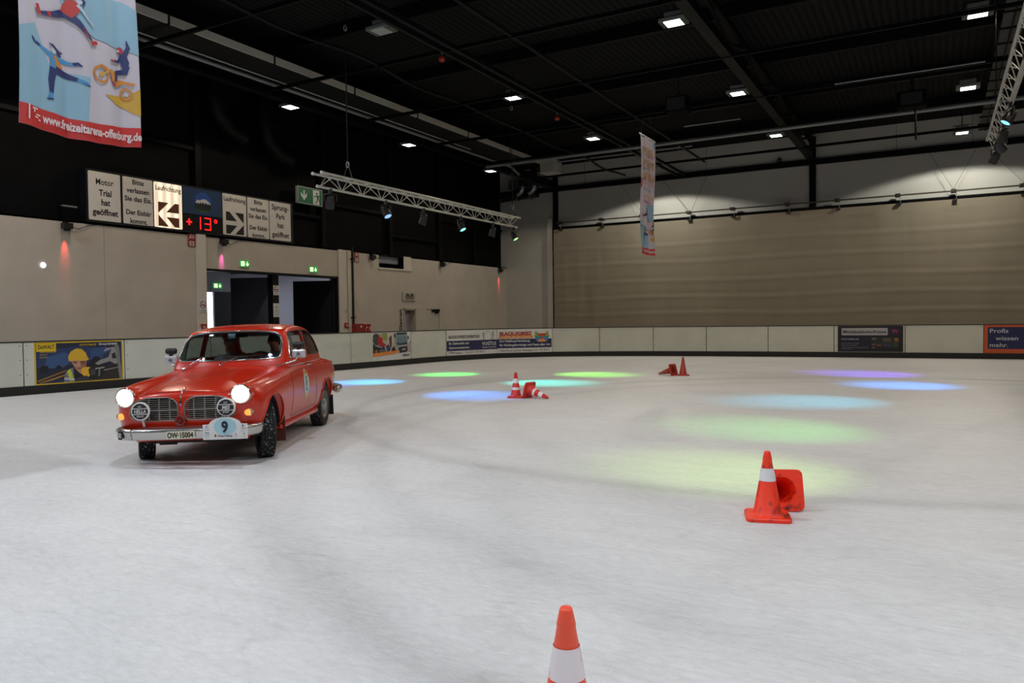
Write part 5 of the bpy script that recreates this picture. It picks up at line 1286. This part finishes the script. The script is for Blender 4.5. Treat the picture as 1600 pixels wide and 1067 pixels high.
# wheels
TYRE = M('tyre', '131313', .75, var=.5, vscale=18, bump=.5, bscale=60); RIM = M('steel_rim', '6f6e6a', .4, .5)
SNOW = M('tyre_snow', '8d8f92', .9)
def wheel(x, y, steer, sgn):
    m = Matrix.Translation((x, y, .318)) @ Matrix.Rotation(steer, 4, 'Z') @ Matrix.Rotation(-PI / 2 * sgn, 4, 'X')      # local z points outwards
    prof = [(.20, -.07), (.235, -.083), (.28, -.088), (.305, -.080), (.316, -.066)]
    for g in (-.045, -.015, .015, .045): prof += [(.318, g - .013), (.318, g - .002 - .004), (.309, g - .003), (.309, g + .003), (.318, g + .006)]
    prof += [(.316, .066), (.305, .080), (.28, .088), (.235, .083), (.20, .07), (.20, -.07)]
    w = MB().lathe(prof, 48, m); t = cpart(w, 'tyre', TYRE, lean=False)
    # tread blocks on the shoulders
    mb = MB()
    for k in range(44):
        a = 2 * PI * k / 44
        for z in (-.066, .066, -.03, .03, 0):
            q = m @ Matrix.Rotation(a + (.07 if z in (-.03, .03) else 0), 4, 'Z') @ Matrix.Translation((.3165, 0, z))
            v = [q @ Vector(p) for p in ((-.01, -.014, -.009), (.004, -.014, -.009), (.004, .014, -.009), (-.01, .014, -.009), (-.01, -.014, .009), (.004, -.014, .009), (.004, .014, .009), (-.01, .014, .009))]
            mb.add(v, [(0, 3, 2, 1), (4, 5, 6, 7), (0, 1, 5, 4), (1, 2, 6, 5), (2, 3, 7, 6), (3, 0, 4, 7)])
    tb = cpart(mb, 'tread', TYRE, t, lean=False); tb['kind'] = 'stuff'
    cpart(MB().lathe([(.205, .075), (.20, .085), (.19, .082), (.18, .06), (.15, .045), (.115, .05), (.10, .066), (.0, .066)], 40, m), 'rim', RIM, t, lean=False)
    cpart(MB().lathe([(.105, .062), (.10, .080), (.06, .094), (0, .098)], 32, m), 'hub_cap', M('hubcap', '9a9a98', .25, .8), t, lean=False)
    mb = MB()
    rs = random.Random(int(x * 10 + y * 100))
    for k in range(150):                                  # snow pressed into the tread
        a = rs.uniform(0, 2 * PI); z = rs.uniform(-.07, .07); q = m @ Matrix.Rotation(a, 4, 'Z') @ Matrix.Translation((.319, 0, z)); e = rs.uniform(.002, .007); l = rs.uniform(.003, .012)
        mb.add([q @ Vector(p) for p in ((.001, -l, -e), (.001, l, -e), (.002, l, e), (.002, -l, e))], [(0, 1, 2, 3)])
    sn = cpart(mb, 'snow', SNOW, t, lean=False); sn['kind'] = 'stuff'
for x, y, st in ((0, .68, .44), (0, -.69, .46), (-2.6, .675, 0), (-2.6, -.665, 0)): wheel(x, y, st, 1 if y > 0 else -1)
for x, s in ((-.46, 1), (-.46, -1), (-3.05, 1), (-3.05, -1)):
    cpart(MB().bbox(x - .006, x + .006, s * .66 - .10, s * .66 + .12, .09, .40, .005), 'mud_flap', M('mud_flap', '5a231c', .7) if x > -1 else CBLK)

# grille, badge bar and front fittings
GSIL = M('grille_bright', '8f8a84', .35, .85); GDK = M('grille_dark_back', '0c0b0b', .8)
for s in (1, -1):
    out = GR[s]
    mb = MB().poly([(.54, p[0], p[1]) for p in (out if s > 0 else out[::-1])])
    g = cpart(mb, 'grille', GDK)
    def fx(y, z): return onto(BVH_BODY, (1.2, y, z), (-1, 0, 0), -.008)
    cpart(MB().tube([onto(BVH_BODY, (1.2, p[0], p[1]), (-1, 0, 0), .0) for p in out], .007, 6, closed=True), 'grille_frame', GSIL, g)
    ys = [abs(p[0]) for p in out]
    def span(z):
        hits = []
        for i in range(len(out)):
            a, b = out[i], out[(i + 1) % len(out)]
            if (a[1] - z) * (b[1] - z) < 0: hits.append(a[0] + (b[0] - a[0]) * (z - a[1]) / (b[1] - a[1]))
        return (min(hits), max(hits)) if len(hits) >= 2 else None
    def spanv(y):
        hits = []
        for i in range(len(out)):
            a, b = out[i], out[(i + 1) % len(out)]
            if (a[0] - y) * (b[0] - y) < 0: hits.append(a[1] + (b[1] - a[1]) * (y - a[0]) / (b[0] - a[0]))
        return (min(hits), max(hits)) if len(hits) >= 2 else None
    for k in range(10):
        z = .535 + k * .0225; sp = span(z)
        if sp:
            thick = k == 4
            P = [fx(sp[0] + (sp[1] - sp[0]) * t, z) for t in np.linspace(0, 1, 7)]
            cpart(MB().tube(P, .0085 if thick else .0038, 5), 'grille_bar', GSIL, g)
    for k in range(4):
        y = s * (.13 + .115 * k); sp = spanv(y)
        if sp: cpart(MB().tube([fx(y, sp[0] + (sp[1] - sp[0]) * t) + Vector((-.004, 0, 0)) for t in np.linspace(0, 1, 4)], .0075, 5), 'grille_post', GSIL, g)
# badge strip on the nose
P = [onto(BVH_BODY, (1.2, 0, z), (-1, 0, 0), .004) for z in np.linspace(.67, .765, 6)] + [onto(BVH_BODY, (x, 0, 1.4), (0, 0, -1), .006) for x in (.59, .55, .52)]
bd_ = cpart(MB().tube(P, .011, 6), 'nose_badge', CHROME)
cpart(MB().box(.65, .665, -.012, .012, .70, .725), 'badge_enamel', M('badge_black', '111113', .3), bd_)
cpart(MB().tube([Vector((.685, .045 * math.cos(a), .515 + .05 * math.sin(a))) for a in np.linspace(0, 2 * PI, 18, endpoint=False)], .016, 8, closed=True).box(.59, .685, -.02, .02, .50, .53), 'tow_ring', M('tow_red', '6e150d', .4))
# headlights
HEAD_E = M('headlight_lit', 'fffef6', .3, emit='fff3d2', estr=5.0)
for s, nm in ((1, 'left'), (-1, 'right')):
    c = Vector((.604, s * .618 + .013, .772)); m4 = Matrix.Translation(c) @ Matrix.Rotation(s * .05, 4, 'Z') @ Matrix.Rotation(PI / 2, 4, 'Y')
    h = cpart(MB().lathe([(.112, -.14), (.114, -.03), (.112, .0), (.106, .018), (.098, .022), (.093, .014), (.092, .0)], 40, m4), 'headlight', RED)
    cpart(MB().lathe([(.107, .004), (.108, .018), (.102, .030), (.094, .030), (.090, .016)], 40, m4), 'chrome_ring', CHROME, h)
    cpart(MB().lathe([(0, .036), (.04, .034), (.07, .028), (.092, .016)], 40, m4), 'lens', HEAD_E, h)
# indicators
AMB = M('indicator_amber', 'd8863a', .3, emit='ffb254', estr=.9); CLR = M('indicator_clear', '9c9490', .2)
for s in (1, -1):
    p = onto(BVH_BODY, (1.2, s * .685, .565), (-1, 0, 0), 0); q = onto(BVH_BODY, (.52, s * 1.2, .57), (0, -s, 0), 0)
    ia = cpart(MB().lathe([(.034, -.03), (.036, .014), (.028, .030), (0, .036)], 20, Matrix.Translation(p) @ Matrix.Rotation(s * .35, 4, 'Z') @ Matrix.Diagonal((1, 1.25, 1, 1)) @ Matrix.Rotation(PI / 2, 4, 'Y')), 'indicator', AMB if True else CLR)
    mid = p.lerp(q, .5) + Vector((.02, s * .012, 0)); d = (q - p).normalized()
    mb = MB().tube([p + Vector((.012, s * .02, .002)), mid, q + Vector((0, s * .006, 0))], [.030, .031, .018], 12)
    cpart(mb, 'side_lens', CLR, ia)
    cpart(MB().tube([p + Vector((.004, -s * .03, -.034)), mid + Vector((-.008, 0, -.036)), q + Vector((0, 0, -.02)), q + Vector((-.01, 0, .02)), mid + Vector((-.008, 0, .036)), p + Vector((.004, -s * .03, .036))], .005, 6, closed=True), 'chrome_rim', CHROME, ia)
# auxiliary lamps with printed covers
LCV = M('lamp_cover_white', 'cfc9c6', .4)
for y, z, words, sub in ((-.40, .632, 'HELLA', 'RALLYE'), (.508, .645, 'MJS', 'SPORT')):
    c = Vector((.712, y, z)); R3 = frame((0, 1, 0), (0, 0, 1)); m4 = LEAN @ Matrix.Translation(c) @ R3.to_4x4()
    a = MB().lathe([(0, -.075), (.05, -.07), (.088, -.03), (.095, .0), (.10, .004), (.098, .016), (.088, .018), (0, .02)], 36, m4).tube([m4 @ Vector((0, -.09, -.03)), m4 @ Vector((0, -.17, -.06))], .012, 6)
    au = a.build('auxiliary_lamp', LCV, car, world=False)
    A = Art().p(ell(0, 0, .084, .084, 36), C('1a1a1c'))
    A.p(rect(-.08, .026, .08, .034), LCV).p(rect(-.08, -.034, .08, -.026), LCV)
    o = A.build('cover_print', au, z0=0, dz=.0008, fn=lambda x, y_, z_: m4 @ Vector((x, y_, .0205 + z_)))
    mb = MB()
    for body_, yy, k in ((words, -.018, dict(height=.036, width=.125 if len(words) > 3 else .085, bold=.025, shear=.15)), (sub, -.06, dict(height=.018, width=.07, bold=.02, shear=.1)), ('LIGHT', .045, dict(height=.014, width=.04, bold=.02))):
        vs, fs = text_mesh(body_, **k); mb.add([m4 @ Vector((v.x, v.y + yy, .0245)) for v in vs], fs)
    mb.build('cover_lettering', LCV, au, world=False)
# bumpers
def bumper_path(n, yl=.83):
    P = [(.34, -.752), (.44, -.762), (.53, -.728), (.62, -.64), (.685, -.50), (.715, -.3), (.725, 0)]
    P = P + [(x, -y) for x, y in P[-2::-1]]
    Q = crom([(p[0], p[1]) for p in P], n); return [Vector((q[0], q[1], 0)) for q in Q]
BP = bumper_path(6)
def bumper(i0, i1, name, mat, scale=1.0, zc=.378, h=.062):
    prof = [(-.03, -h), (.004, -h * .97), (.018, -h * .8), (.026, -h * .35), (.024, -h * .1), (.030, h * .15), (.034, h * .5), (.026, h * .82), (.008, h * .98), (-.03, h)]
    vs = []; n = len(prof)
    for i in range(i0, i1 + 1):
        t = (BP[min(i + 1, len(BP) - 1)] - BP[max(i - 1, 0)]).normalized(); nn = Vector((t.y, -t.x, 0))
        e = 1.0 - .3 * (max(0, (3 - min(i, len(BP) - 1 - i)) / 3)) ** 2
        for o, z in prof: vs.append(BP[i] + nn * (o * scale) + Vector((0, 0, zc + z * e)))
    m = i1 - i0 + 1
    fs = [(i * n + k, i * n + k + 1, (i + 1) * n + k + 1, (i + 1) * n + k) for i in range(m - 1) for k in range(n - 1)]
    fs += [list(range(n)), [(m - 1) * n + k for k in range(n)][::-1]]
    return cpart(MB().add(vs, fs, 0, True), name, mat)
nb_ = len(BP) - 1; ia_, ib_ = int(nb_ * .34), int(nb_ * .66)
BCH = M('bumper_chrome', 'bdbab6', .22, .95)
bumper(ia_, ib_, 'bumper', BCH); b2 = bumper(0, ia_, 'bumper_end', BCH, 1.06); bumper(ib_, nb_, 'bumper_end', BCH, 1.06)
# little black sticker on the bumper end
i_ = int(nb_ * .25); t_ = (BP[i_ + 1] - BP[i_ - 1]).normalized(); nn_ = Vector((t_.y, -t_.x, 0))
m4 = LEAN @ Matrix.Translation(BP[i_] + nn_ * .037 + Vector((0, 0, .375))) @ frame(t_, (0, 0, 1)).to_4x4()
st = Art().p([(-.045, -.05), (.035, -.05), (.045, .045), (-.035, .045)], CBLK).build('bumper_sticker', b2, fn=lambda x, y, z: m4 @ Vector((x, y, z)))
vs, fs = text_mesh('GO', height=.045, width=.05, bold=.05); MB().add([m4 @ Vector((v.x, v.y - .025, .006)) for v in vs], fs).build('sticker_lettering', WPR, st, world=False)
# rear bumper end seen past the rear wheel
RBP = [(-3.15, .80), (-3.4, .80), (-3.6, .72), (-3.72, .5), (-3.76, 0), (-3.72, -.5), (-3.6, -.72), (-3.4, -.80), (-3.15, -.80)]
Q = crom(RBP, 5); cpart(MB().tube([(q[0], q[1], .47) for q in Q], [.03] + [.06] * (len(Q) - 2) + [.03], 10), 'rear_bumper', BCH)
for s in (1, -1):
    cpart(MB().lathe([(0, .03), (.04, .02), (.05, -.02)], 16, Matrix.Translation((-3.56, s * .66, .74)) @ Matrix.Diagonal((1, 1, 1.8, 1)) @ Matrix.Rotation(-PI / 2, 4, 'Y')), 'tail_lamp', M('tail_red', '6a0d0d', .2))
# plates
def flatplate(name, cx, cy, cz, w, h, mat, items, art=None, outline=None, tmat=PBLK):
    m4 = LEAN @ Matrix.Translation((cx, cy, cz)) @ frame((0, 1, 0), (0, 0, 1)).to_4x4()
    pts = outline or rrect(-w / 2, -h / 2, w / 2, h / 2, .012)
    mb = MB().prism(pts, -.004, 0); mb.v = [tuple(m4 @ Vector(v)) for v in mb.v]
    o = mb.build(name, mat, car, world=False)
    if art: art.build('printed_picture', o, fn=lambda x, y, z: m4 @ Vector((x, y, z)))
    mb = MB()
    for t, x, y, k in items:
        vs, fs = text_mesh(t, **k); mb.add([m4 @ Vector((v.x + x, v.y + y, .009)) for v in vs], fs)
    mb.build('lettering', tmat, o, world=False)
    return o, m4
flatplate('number_plate', .765, .03, .372, .30, .082, M('plate_cream', 'd8d2b8', .5), [('OW·15004', 0, -.028, dict(height=.056, width=.275, bold=.03))])
ow = []
pl = [(-.235, -.105), (.235, -.105), (.235, .055), (.17, .058)] + [(.17 * math.cos(a), .045 + .085 * math.sin(a)) for a in np.linspace(.15, PI - .15, 17)] + [(-.17, .058), (-.235, .055)]
A = Art().p(ell(0, .03, .118, .088, 32), C('9cc0cc'))
for x, y, w_, h_, c_ in ((-.19, .022, .04, .006, '8a8e96'), (-.19, -.0, .055, .007, '9aa4ae'), (-.19, -.03, .05, .01, '7c8698'), (-.19, -.055, .055, .006, '8c9cac'), (-.19, -.08, .04, .005, 'a8acb0'), (.19, .035, .02, .016, '5a6068'), (.195, .008, .055, .008, 'c08088'), (.19, -.02, .05, .006, 'a0a6ac'), (.2, -.05, .012, .014, '666c72'), (.195, -.08, .06, .004, 'a0a0a4'), (.115, -.055, .012, .02, '7a8088'), (.12, -.08, .06, .004, 'a8a8ac'), (-.19, .04, .012, .012, '54585e')):
    A.p(rect(x - w_ / 2, y - h_ / 2, x + w_ / 2, y + h_ / 2), C(c_))
A.p([(-.11, -.06), (-.10, -.042), (-.09, -.06), (-.092, -.075), (-.108, -.075)], C('7a2028'))
flatplate('rally_plate', .790, .512, .418, .47, .23, M('plate_white', 'd2d0ce', .5), [('9', .0, -.028, dict(height=.112, width=.068, bold=.035)), ('Winter Challenge', .0, -.076, dict(height=.018, width=.155, bold=.03, align='CENTER'))], A, pl, M('plate_navy', '141c2c', .5))
cpart(MB().box(.70, .786, .35, .38, .34, .37).box(.66, .786, .62, .65, .34, .37), 'plate_bracket', STEEL_D)
# wing mirrors with dark mounts on top
for s in (1, -1):
    c = Vector((-.86, .875, 1.13)) if s > 0 else Vector((-1.04, -.82, 1.10))
    mb = MB().bbox(c.x - .035, c.x + .035, c.y - .085, c.y + .085, c.z - .055, c.z + .06, .025)
    mr = cpart(mb, 'wing_mirror', M('mirror_back', 'c0bfc2', .3, .4))
    a = onto(BVH_BODY, (c.x + .06, s * 1.2, .985), (0, -s, 0), 0)
    cpart(MB().tube([a, (c.x + .05, c.y - s * .04, c.z - .08), (c.x + .03, c.y, c.z)], .011, 6).lathe([(0, .012), (.028, .008), (.03, 0)], 14, Matrix.Translation(a) @ Matrix.Rotation(-s * PI / 2, 4, 'X')), 'mirror_stalk', CHROME, mr)
    cpart(MB().lathe([(0, .006), (.022, .004), (.024, 0)], 12, Matrix.Translation((c.x + .036, c.y, c.z)) @ Matrix.Rotation(PI / 2, 4, 'Y')), 'round_boss', M('boss_grey', '6a6a6c', .3, .6), mr)
    cpart(MB().bbox(c.x - .04, c.x + .03, c.y - .075, c.y + .075, c.z + .075, c.z + .155, .03).tube([(c.x, c.y, c.z + .05), (c.x, c.y, c.z + .09)], .03, 8), 'second_mirror', BLKP, mr)
    cpart(MB().box(c.x - .037, c.x - .0355, c.y - .07, c.y + .07, c.z - .04, c.z + .045), 'mirror_glass', M('mirror_glass', 'c8d0d4', .03, 1.0), mr)
# wipers, antennas, badge sticker, inside mirror
for y0, y1, z1 in ((.10, .42, 1.10), (-.36, -.10, 1.105)):
    a = onto(BVH_BODY, (-.74, y0 - .18, 1.5), (0, 0, -1), .012); b = onto(BVH_CAB, (-.3, y0 + .02, 1.105), (-1, 0, 0), .022); c = onto(BVH_CAB, (-.3, y1, z1 + .02), (-1, 0, 0), .016); d = onto(BVH_CAB, (-.3, y0 - .16, z1 + .012), (-1, 0, 0), .016)
    wv = cpart(MB().tube([a, b], .007, 6).lathe([(0, .02), (.018, .016), (.02, -.01)], 12, Matrix.Translation(a)), 'wiper', CHROME)
    cpart(MB().tube([d, d.lerp(c, .5) + Vector((.004, 0, -.002)), c], .006, 6), 'wiper_blade', CBLK, wv)
for y, x in ((.44, -1.16), (-.5, -1.2)):
    a = onto(BVH_CAB, (x, y, 2), (0, 0, -1), 0)
    cpart(MB().tube([a, a + Vector((-.03, 0, .05))], .008, 6).tube([a + Vector((.02, .02, 0)), a + Vector((-.02, .015, .035))], .006, 6).lathe([(0, .01), (.018, .008), (.02, 0)], 10, Matrix.Translation(a)), 'aerial', M('aerial_metal', '77706a', .3, .8))
a = onto(BVH_CAB, (-.3, -.03, 1.395), (-1, 0, 0), -.02)
stk = cpart(MB().box(a.x - .003, a.x - .001, a.y - .05, a.y + .05, a.z - .03, a.z + .03), 'windshield_sticker', C('5e8a98'), ws)
cpart(MB().box(a.x - .0008, a.x, a.y - .03, a.y + .03, a.z - .016, a.z + .016), 'sticker_print', C('b8ccd0'), ws)
a = onto(BVH_CAB, (-.3, .50, 1.115), (-1, 0, 0), -.018)
cpart(MB().lathe([(0, .002), (.05, 0)], 16, Matrix.Translation(a) @ Matrix.Diagonal((1, 1, .45, 1)) @ Matrix.Rotation(PI / 2, 4, 'Y')), 'oval_sticker', C('8a80c8'), ws)
mi = cpart(MB().bbox(-1.20, -1.16, -.13, .13, 1.36, 1.42, .015), 'inside_mirror', CBLK); cpart(MB().tube([(-1.17, 0, 1.41), (-1.10, 0, 1.46)], .008, 6), 'mirror_arm', CBLK, mi)
# oval rally sticker on each door
for s in (1, -1):
    dr = doors[1 if s > 0 else 2]; cxs, czs = -1.37, .705
    def fn(x, y, z): return LEAN @ (onto(BVH_BODY, (cxs - s * x, s * 1.2, czs + y), (0, -s, 0), .002 + z))
    A = Art().p(ell(0, 0, .125, .205, 36), C('c4ab84')).p(ell(0, .0, .11, .15, 28), C('c8cfc8')).p(rrect(-.125, -.10, .125, .09, .03), C('cfd6d4')).p(ell(0, .03, .055, .085, 24), C('3d6470')).p(stroke([(.03, .08), (-.02, .05), (.02, 0), (-.03, -.03)], .022), C('cfd6d4'))
    A.p(ell(0, .155, .05, .03, 16), C('b0763e')).p(stroke([(-.07, -.075), (-.02, -.065), (.03, -.078), (.07, -.068)], .022), C('5a82b4'))
    A.build('door_sticker', dr, z0=0, dz=.0009, fn=fn, cell=.05)
a = onto(BVH_BODY, (-3.12, 1.2, .90), (0, -1, 0), .001)
cpart(MB().lathe([(0, .006), (.022, .004), (.024, -.005)], 12, Matrix.Translation(a) @ Matrix.Rotation(-PI / 2, 4, 'X')), 'fuel_cap', CBLK)
# inside: floor, dash, wheel, seats
cpart(MB().box(-2.62, -.95, -.655, .655, .415, .43), 'cabin_floor', DARKIN)
cpart(MB().bbox(-1.02, -.86, -.52, .52, .86, 1.03, .04), 'dashboard', M('dash_dark', '1c1210', .6))
sw = [(-1.09 + .17 * math.cos(t) * .35,   .33 + .19 * math.sin(t), .99 + .19 * math.cos(t) * .93) for t in np.linspace(0, 2 * PI, 28, endpoint=False)]
swo = cpart(MB().tube(sw, .013, 8, closed=True), 'steering_wheel', CBLK); cpart(MB().tube([(-1.09, .33, .99), (-.9, .33, .93)], .02, 8).tube([(-1.10, .16, .98), (-1.09, .33, .99), (-1.10, .50, .98)], .01, 6), 'steering_column', CBLK, swo)
for y, q_ in ((.33, .14), (-.33, .02)):
    se = cpart(MB().bbox(-1.95 + q_, -1.42 + q_, y - .24, y + .24, .46, .64, .06), 'front_seat', TRIM)
    mb = MB().bbox(-.07, .07, -.24, .24, 0, .50, .06); m = Matrix.Translation((-1.92 + q_, y, .58)) @ Matrix.Rotation(-.24, 4, 'Y'); mb.v = [tuple(m @ Vector(v)) for v in mb.v]
    cpart(mb, 'backrest', TRIM, se)
rs_ = cpart(MB().bbox(-2.6, -2.25, -.6, .6, .46, .66, .06), 'rear_seat', TRIM); cpart(MB().bbox(-2.66, -2.54, -.6, .6, .6, 1.02, .05), 'backrest', TRIM, rs_)

# ------------------------------------------------------------------ the two people inside
def skin_person(name, label, y0, shirt, trousers, hair, hands, dx=0.0):
    """seated figure, one continuous skin; car coordinates"""
    J = [('pelvis', (-1.80, 0, .70), .15), ('waist', (-1.84, 0, .86), .145), ('chest', (-1.87, 0, 1.02), .165), ('neckb', (-1.86, 0, 1.14), .085), ('neck', (-1.845, 0, 1.19), .058), ('chin', (-1.80, 0, 1.245), .066), ('face', (-1.795, 0, 1.305), .090), ('crown', (-1.815, 0, 1.365), .075)]
    idx = {n: k for k, (n, _, _) in enumerate(J)}
    E = [(0, 1), (1, 2), (2, 3), (3, 4), (4, 5), (5, 6), (6, 7)]
    def add(n, p, r, par): idx[n] = len(J); J.append((n, p, r)); E.append((idx[par], idx[n]))
    for s in (1, -1):
        k = 'l' if s > 0 else 'r'
        add('sh' + k, (-1.86, s * .19, 1.09), .075, 'chest'); h = hands[k]
        el = h['elbow']; add('el' + k, el, .048, 'sh' + k); add('wr' + k, h['wrist'], .030, 'el' + k); add('pa' + k, h['palm'], .036, 'wr' + k)
        d = (Vector(h['palm']) - Vector(h['wrist'])).normalized(); sd = Vector(h['side'])
        for q, ln in ((-1.5, .055), (-.5, .068), (.5, .065), (1.5, .05)):
            p0 = Vector(h['palm']) + sd * q * .018 + d * .025; p1 = p0 + d * ln * .6; p2 = p1 + (d * .4 + Vector(h['curl'])).normalized() * ln * .6
            add('f%s%.1fa' % (k, q), tuple(p0), .010, 'pa' + k); add('f%s%.1fb' % (k, q), tuple(p1), .009, 'f%s%.1fa' % (k, q)); add('f%s%.1fc' % (k, q), tuple(p2), .008, 'f%s%.1fb' % (k, q))
        t0 = Vector(h['palm']) - d * .01 - sd * .034; add('t' + k, tuple(t0), .011, 'pa' + k); add('u' + k, tuple(t0 + d * .04 - sd * .015), .009, 't' + k)
        add('hip' + k, (-1.76, s * .10, .66), .10, 'pelvis'); add('kn' + k, (-1.36, s * .14, .70), .068, 'hip' + k); add('an' + k, (-1.15, s * .14, .49), .045, 'kn' + k); add('fo' + k, (-1.04, s * .14, .47), .04, 'an' + k)
    me = bpy.data.meshes.new('person'); me.from_pydata([(p[0], p[1] + y0, p[2]) for _, p, _ in J], E, [])
    o = bpy.data.objects.new('person_work', me); COL.objects.link(o)
    md = o.modifiers.new('skin', 'SKIN'); sv = me.skin_vertices[0].data
    for k, (n, _, r) in enumerate(J):
        sv[k].radius = (r * (1.18 if n in ('pelvis', 'waist', 'chest') else 1.0), r * (.8 if n in ('pelvis', 'waist', 'chest') else 1.0)); sv[k].use_root = (k == 0)
        if n in ('face', 'crown', 'chin'): sv[k].radius = (r * .82, r)
    sb_ = o.modifiers.new('sub', 'SUBSURF'); sb_.levels = 2; sb_.render_levels = 2
    res = evaluated(o); drop(o)
    SKN = M('skin', 'd89a80', .6, var=.06, vscale=20); SH = M('shirt_' + name, shirt, .85); TRS = M('trousers', trousers, .9)
    base_m = WM[car] @ LEAN
    p = thing('person', label, 'person', base_m @ Vector((-1.80, y0, .5)), CAR_R, group=None)
    inv = WM[p].inverted() @ base_m @ Matrix.Translation((dx, 0, -.03))
    hw = [Vector(hands[k]['wrist']) for k in 'lr']
    mb = MB(); hc = Vector((-1.80, y0, 1.31))
    for v in res.vertices:
        c = v.co.copy(); d = c - hc
        if d.length < .16 and c.x > -1.80:                # nose, brow and eye sockets
            yy, zz = c.y - y0, c.z
            c.x += .030 * math.exp(-(yy / .014) ** 2 - ((zz - 1.293) / .022) ** 2) - .010 * math.exp(-((abs(yy) - .032) / .016) ** 2 - ((zz - 1.318) / .014) ** 2) + .008 * math.exp(-(yy / .03) ** 2 - ((zz - 1.258) / .010) ** 2)
        mb.v.append(tuple(inv @ c))
    for q in res.polygons:
        c = sum((res.vertices[v].co for v in q.vertices), Vector()) / len(q.vertices); mi = 1
        l = Vector((c.x, c.y - y0, c.z))
        if c.z > 1.175 and abs(l.y) < .12: mi = 0
        for k in 'lr':
            w = Vector(hands[k]['wrist']); pd = (Vector(hands[k]['palm']) - w).normalized()
            if (l - w).dot(pd) > -.02 and (l - w).length < .24: mi = 0
        if l.z < .78 and mi == 1 and l.x > -1.74: mi = 2
        mb.f.append(list(q.vertices)); mb.mi.append(mi); mb.sm.append(True)
    mb.build('body', [SKN, SH, TRS], p, world=False)
    for s in (1, -1):
        MB().lathe([(0, .010), (.006, .008), (.010, 0), (.006, -.008), (0, -.010)], 10, inv @ Matrix.Translation((-1.722, y0 + s * .031, 1.317))).build('eye', M('eye_white', 'd8d4cc', .3), p, world=False)
        MB().lathe([(0, .012), (.012, .008), (.016, 0), (.010, -.014), (0, -.02)], 10, inv @ Matrix.Translation((-1.81, y0 + s * .083, 1.30)) @ Matrix.Diagonal((.9, .5, 1.5, 1))).build('ear', SKN, p, world=False)
    MB().tube([inv @ Vector((-1.728, y0 + t * .026, 1.252 + .004 * abs(t))) for t in (-1, -.4, .4, 1)], .004, 6).build('mouth', M('lips', '8a4a40', .6), p, world=False)
    hb = MB().lathe([(.0, .078), (.05, .066), (.082, .035), (.094, .0), (.096, -.03), (.09, -.06)], 20, inv @ Matrix.Translation((-1.828, y0, 1.345)) @ Matrix.Rotation(-.28, 4, 'Y') @ Matrix.Diagonal((1.08, .92, 1.0, 1)))
    hb.build('hair', M('hair_' + name, hair, .8), p, world=False)
    MB().lathe([(.06, .0), (.072, .03), (.066, .035), (.056, .01)], 18, inv @ Matrix.Translation((-1.845, y0, 1.155))).build('collar', SH, p, world=False)
    return p
hd_ = {'l': dict(elbow=(-1.62, .27, .88), wrist=(-1.345, .18, 1.04), palm=(-1.275, .165, 1.075), side=(0, .5, .8), curl=(-.2, -.6, .1)), 'r': dict(elbow=(-1.62, -.27, .88), wrist=(-1.345, -.16, 1.04), palm=(-1.275, -.15, 1.07), side=(0, -.5, .8), curl=(-.2, .6, .1))}
skin_person('driver', 'driver in dark top with both hands on the steering wheel', .33, '767a84', '1a1c22', '3a2e28', hd_, .17)
hp_ = {'l': dict(elbow=(-1.66, .27, .82), wrist=(-1.47, .13, .82), palm=(-1.41, .10, .83), side=(.3, .9, 0), curl=(.2, 0, -.7)), 'r': dict(elbow=(-1.66, -.27, .82), wrist=(-1.47, -.13, .82), palm=(-1.41, -.10, .83), side=(.3, -.9, 0), curl=(.2, 0, -.7))}
skin_person('passenger', 'passenger in light top in the seat beside the driver', -.32, 'b4b4bc', '22242a', '8a857e', hp_, .03)
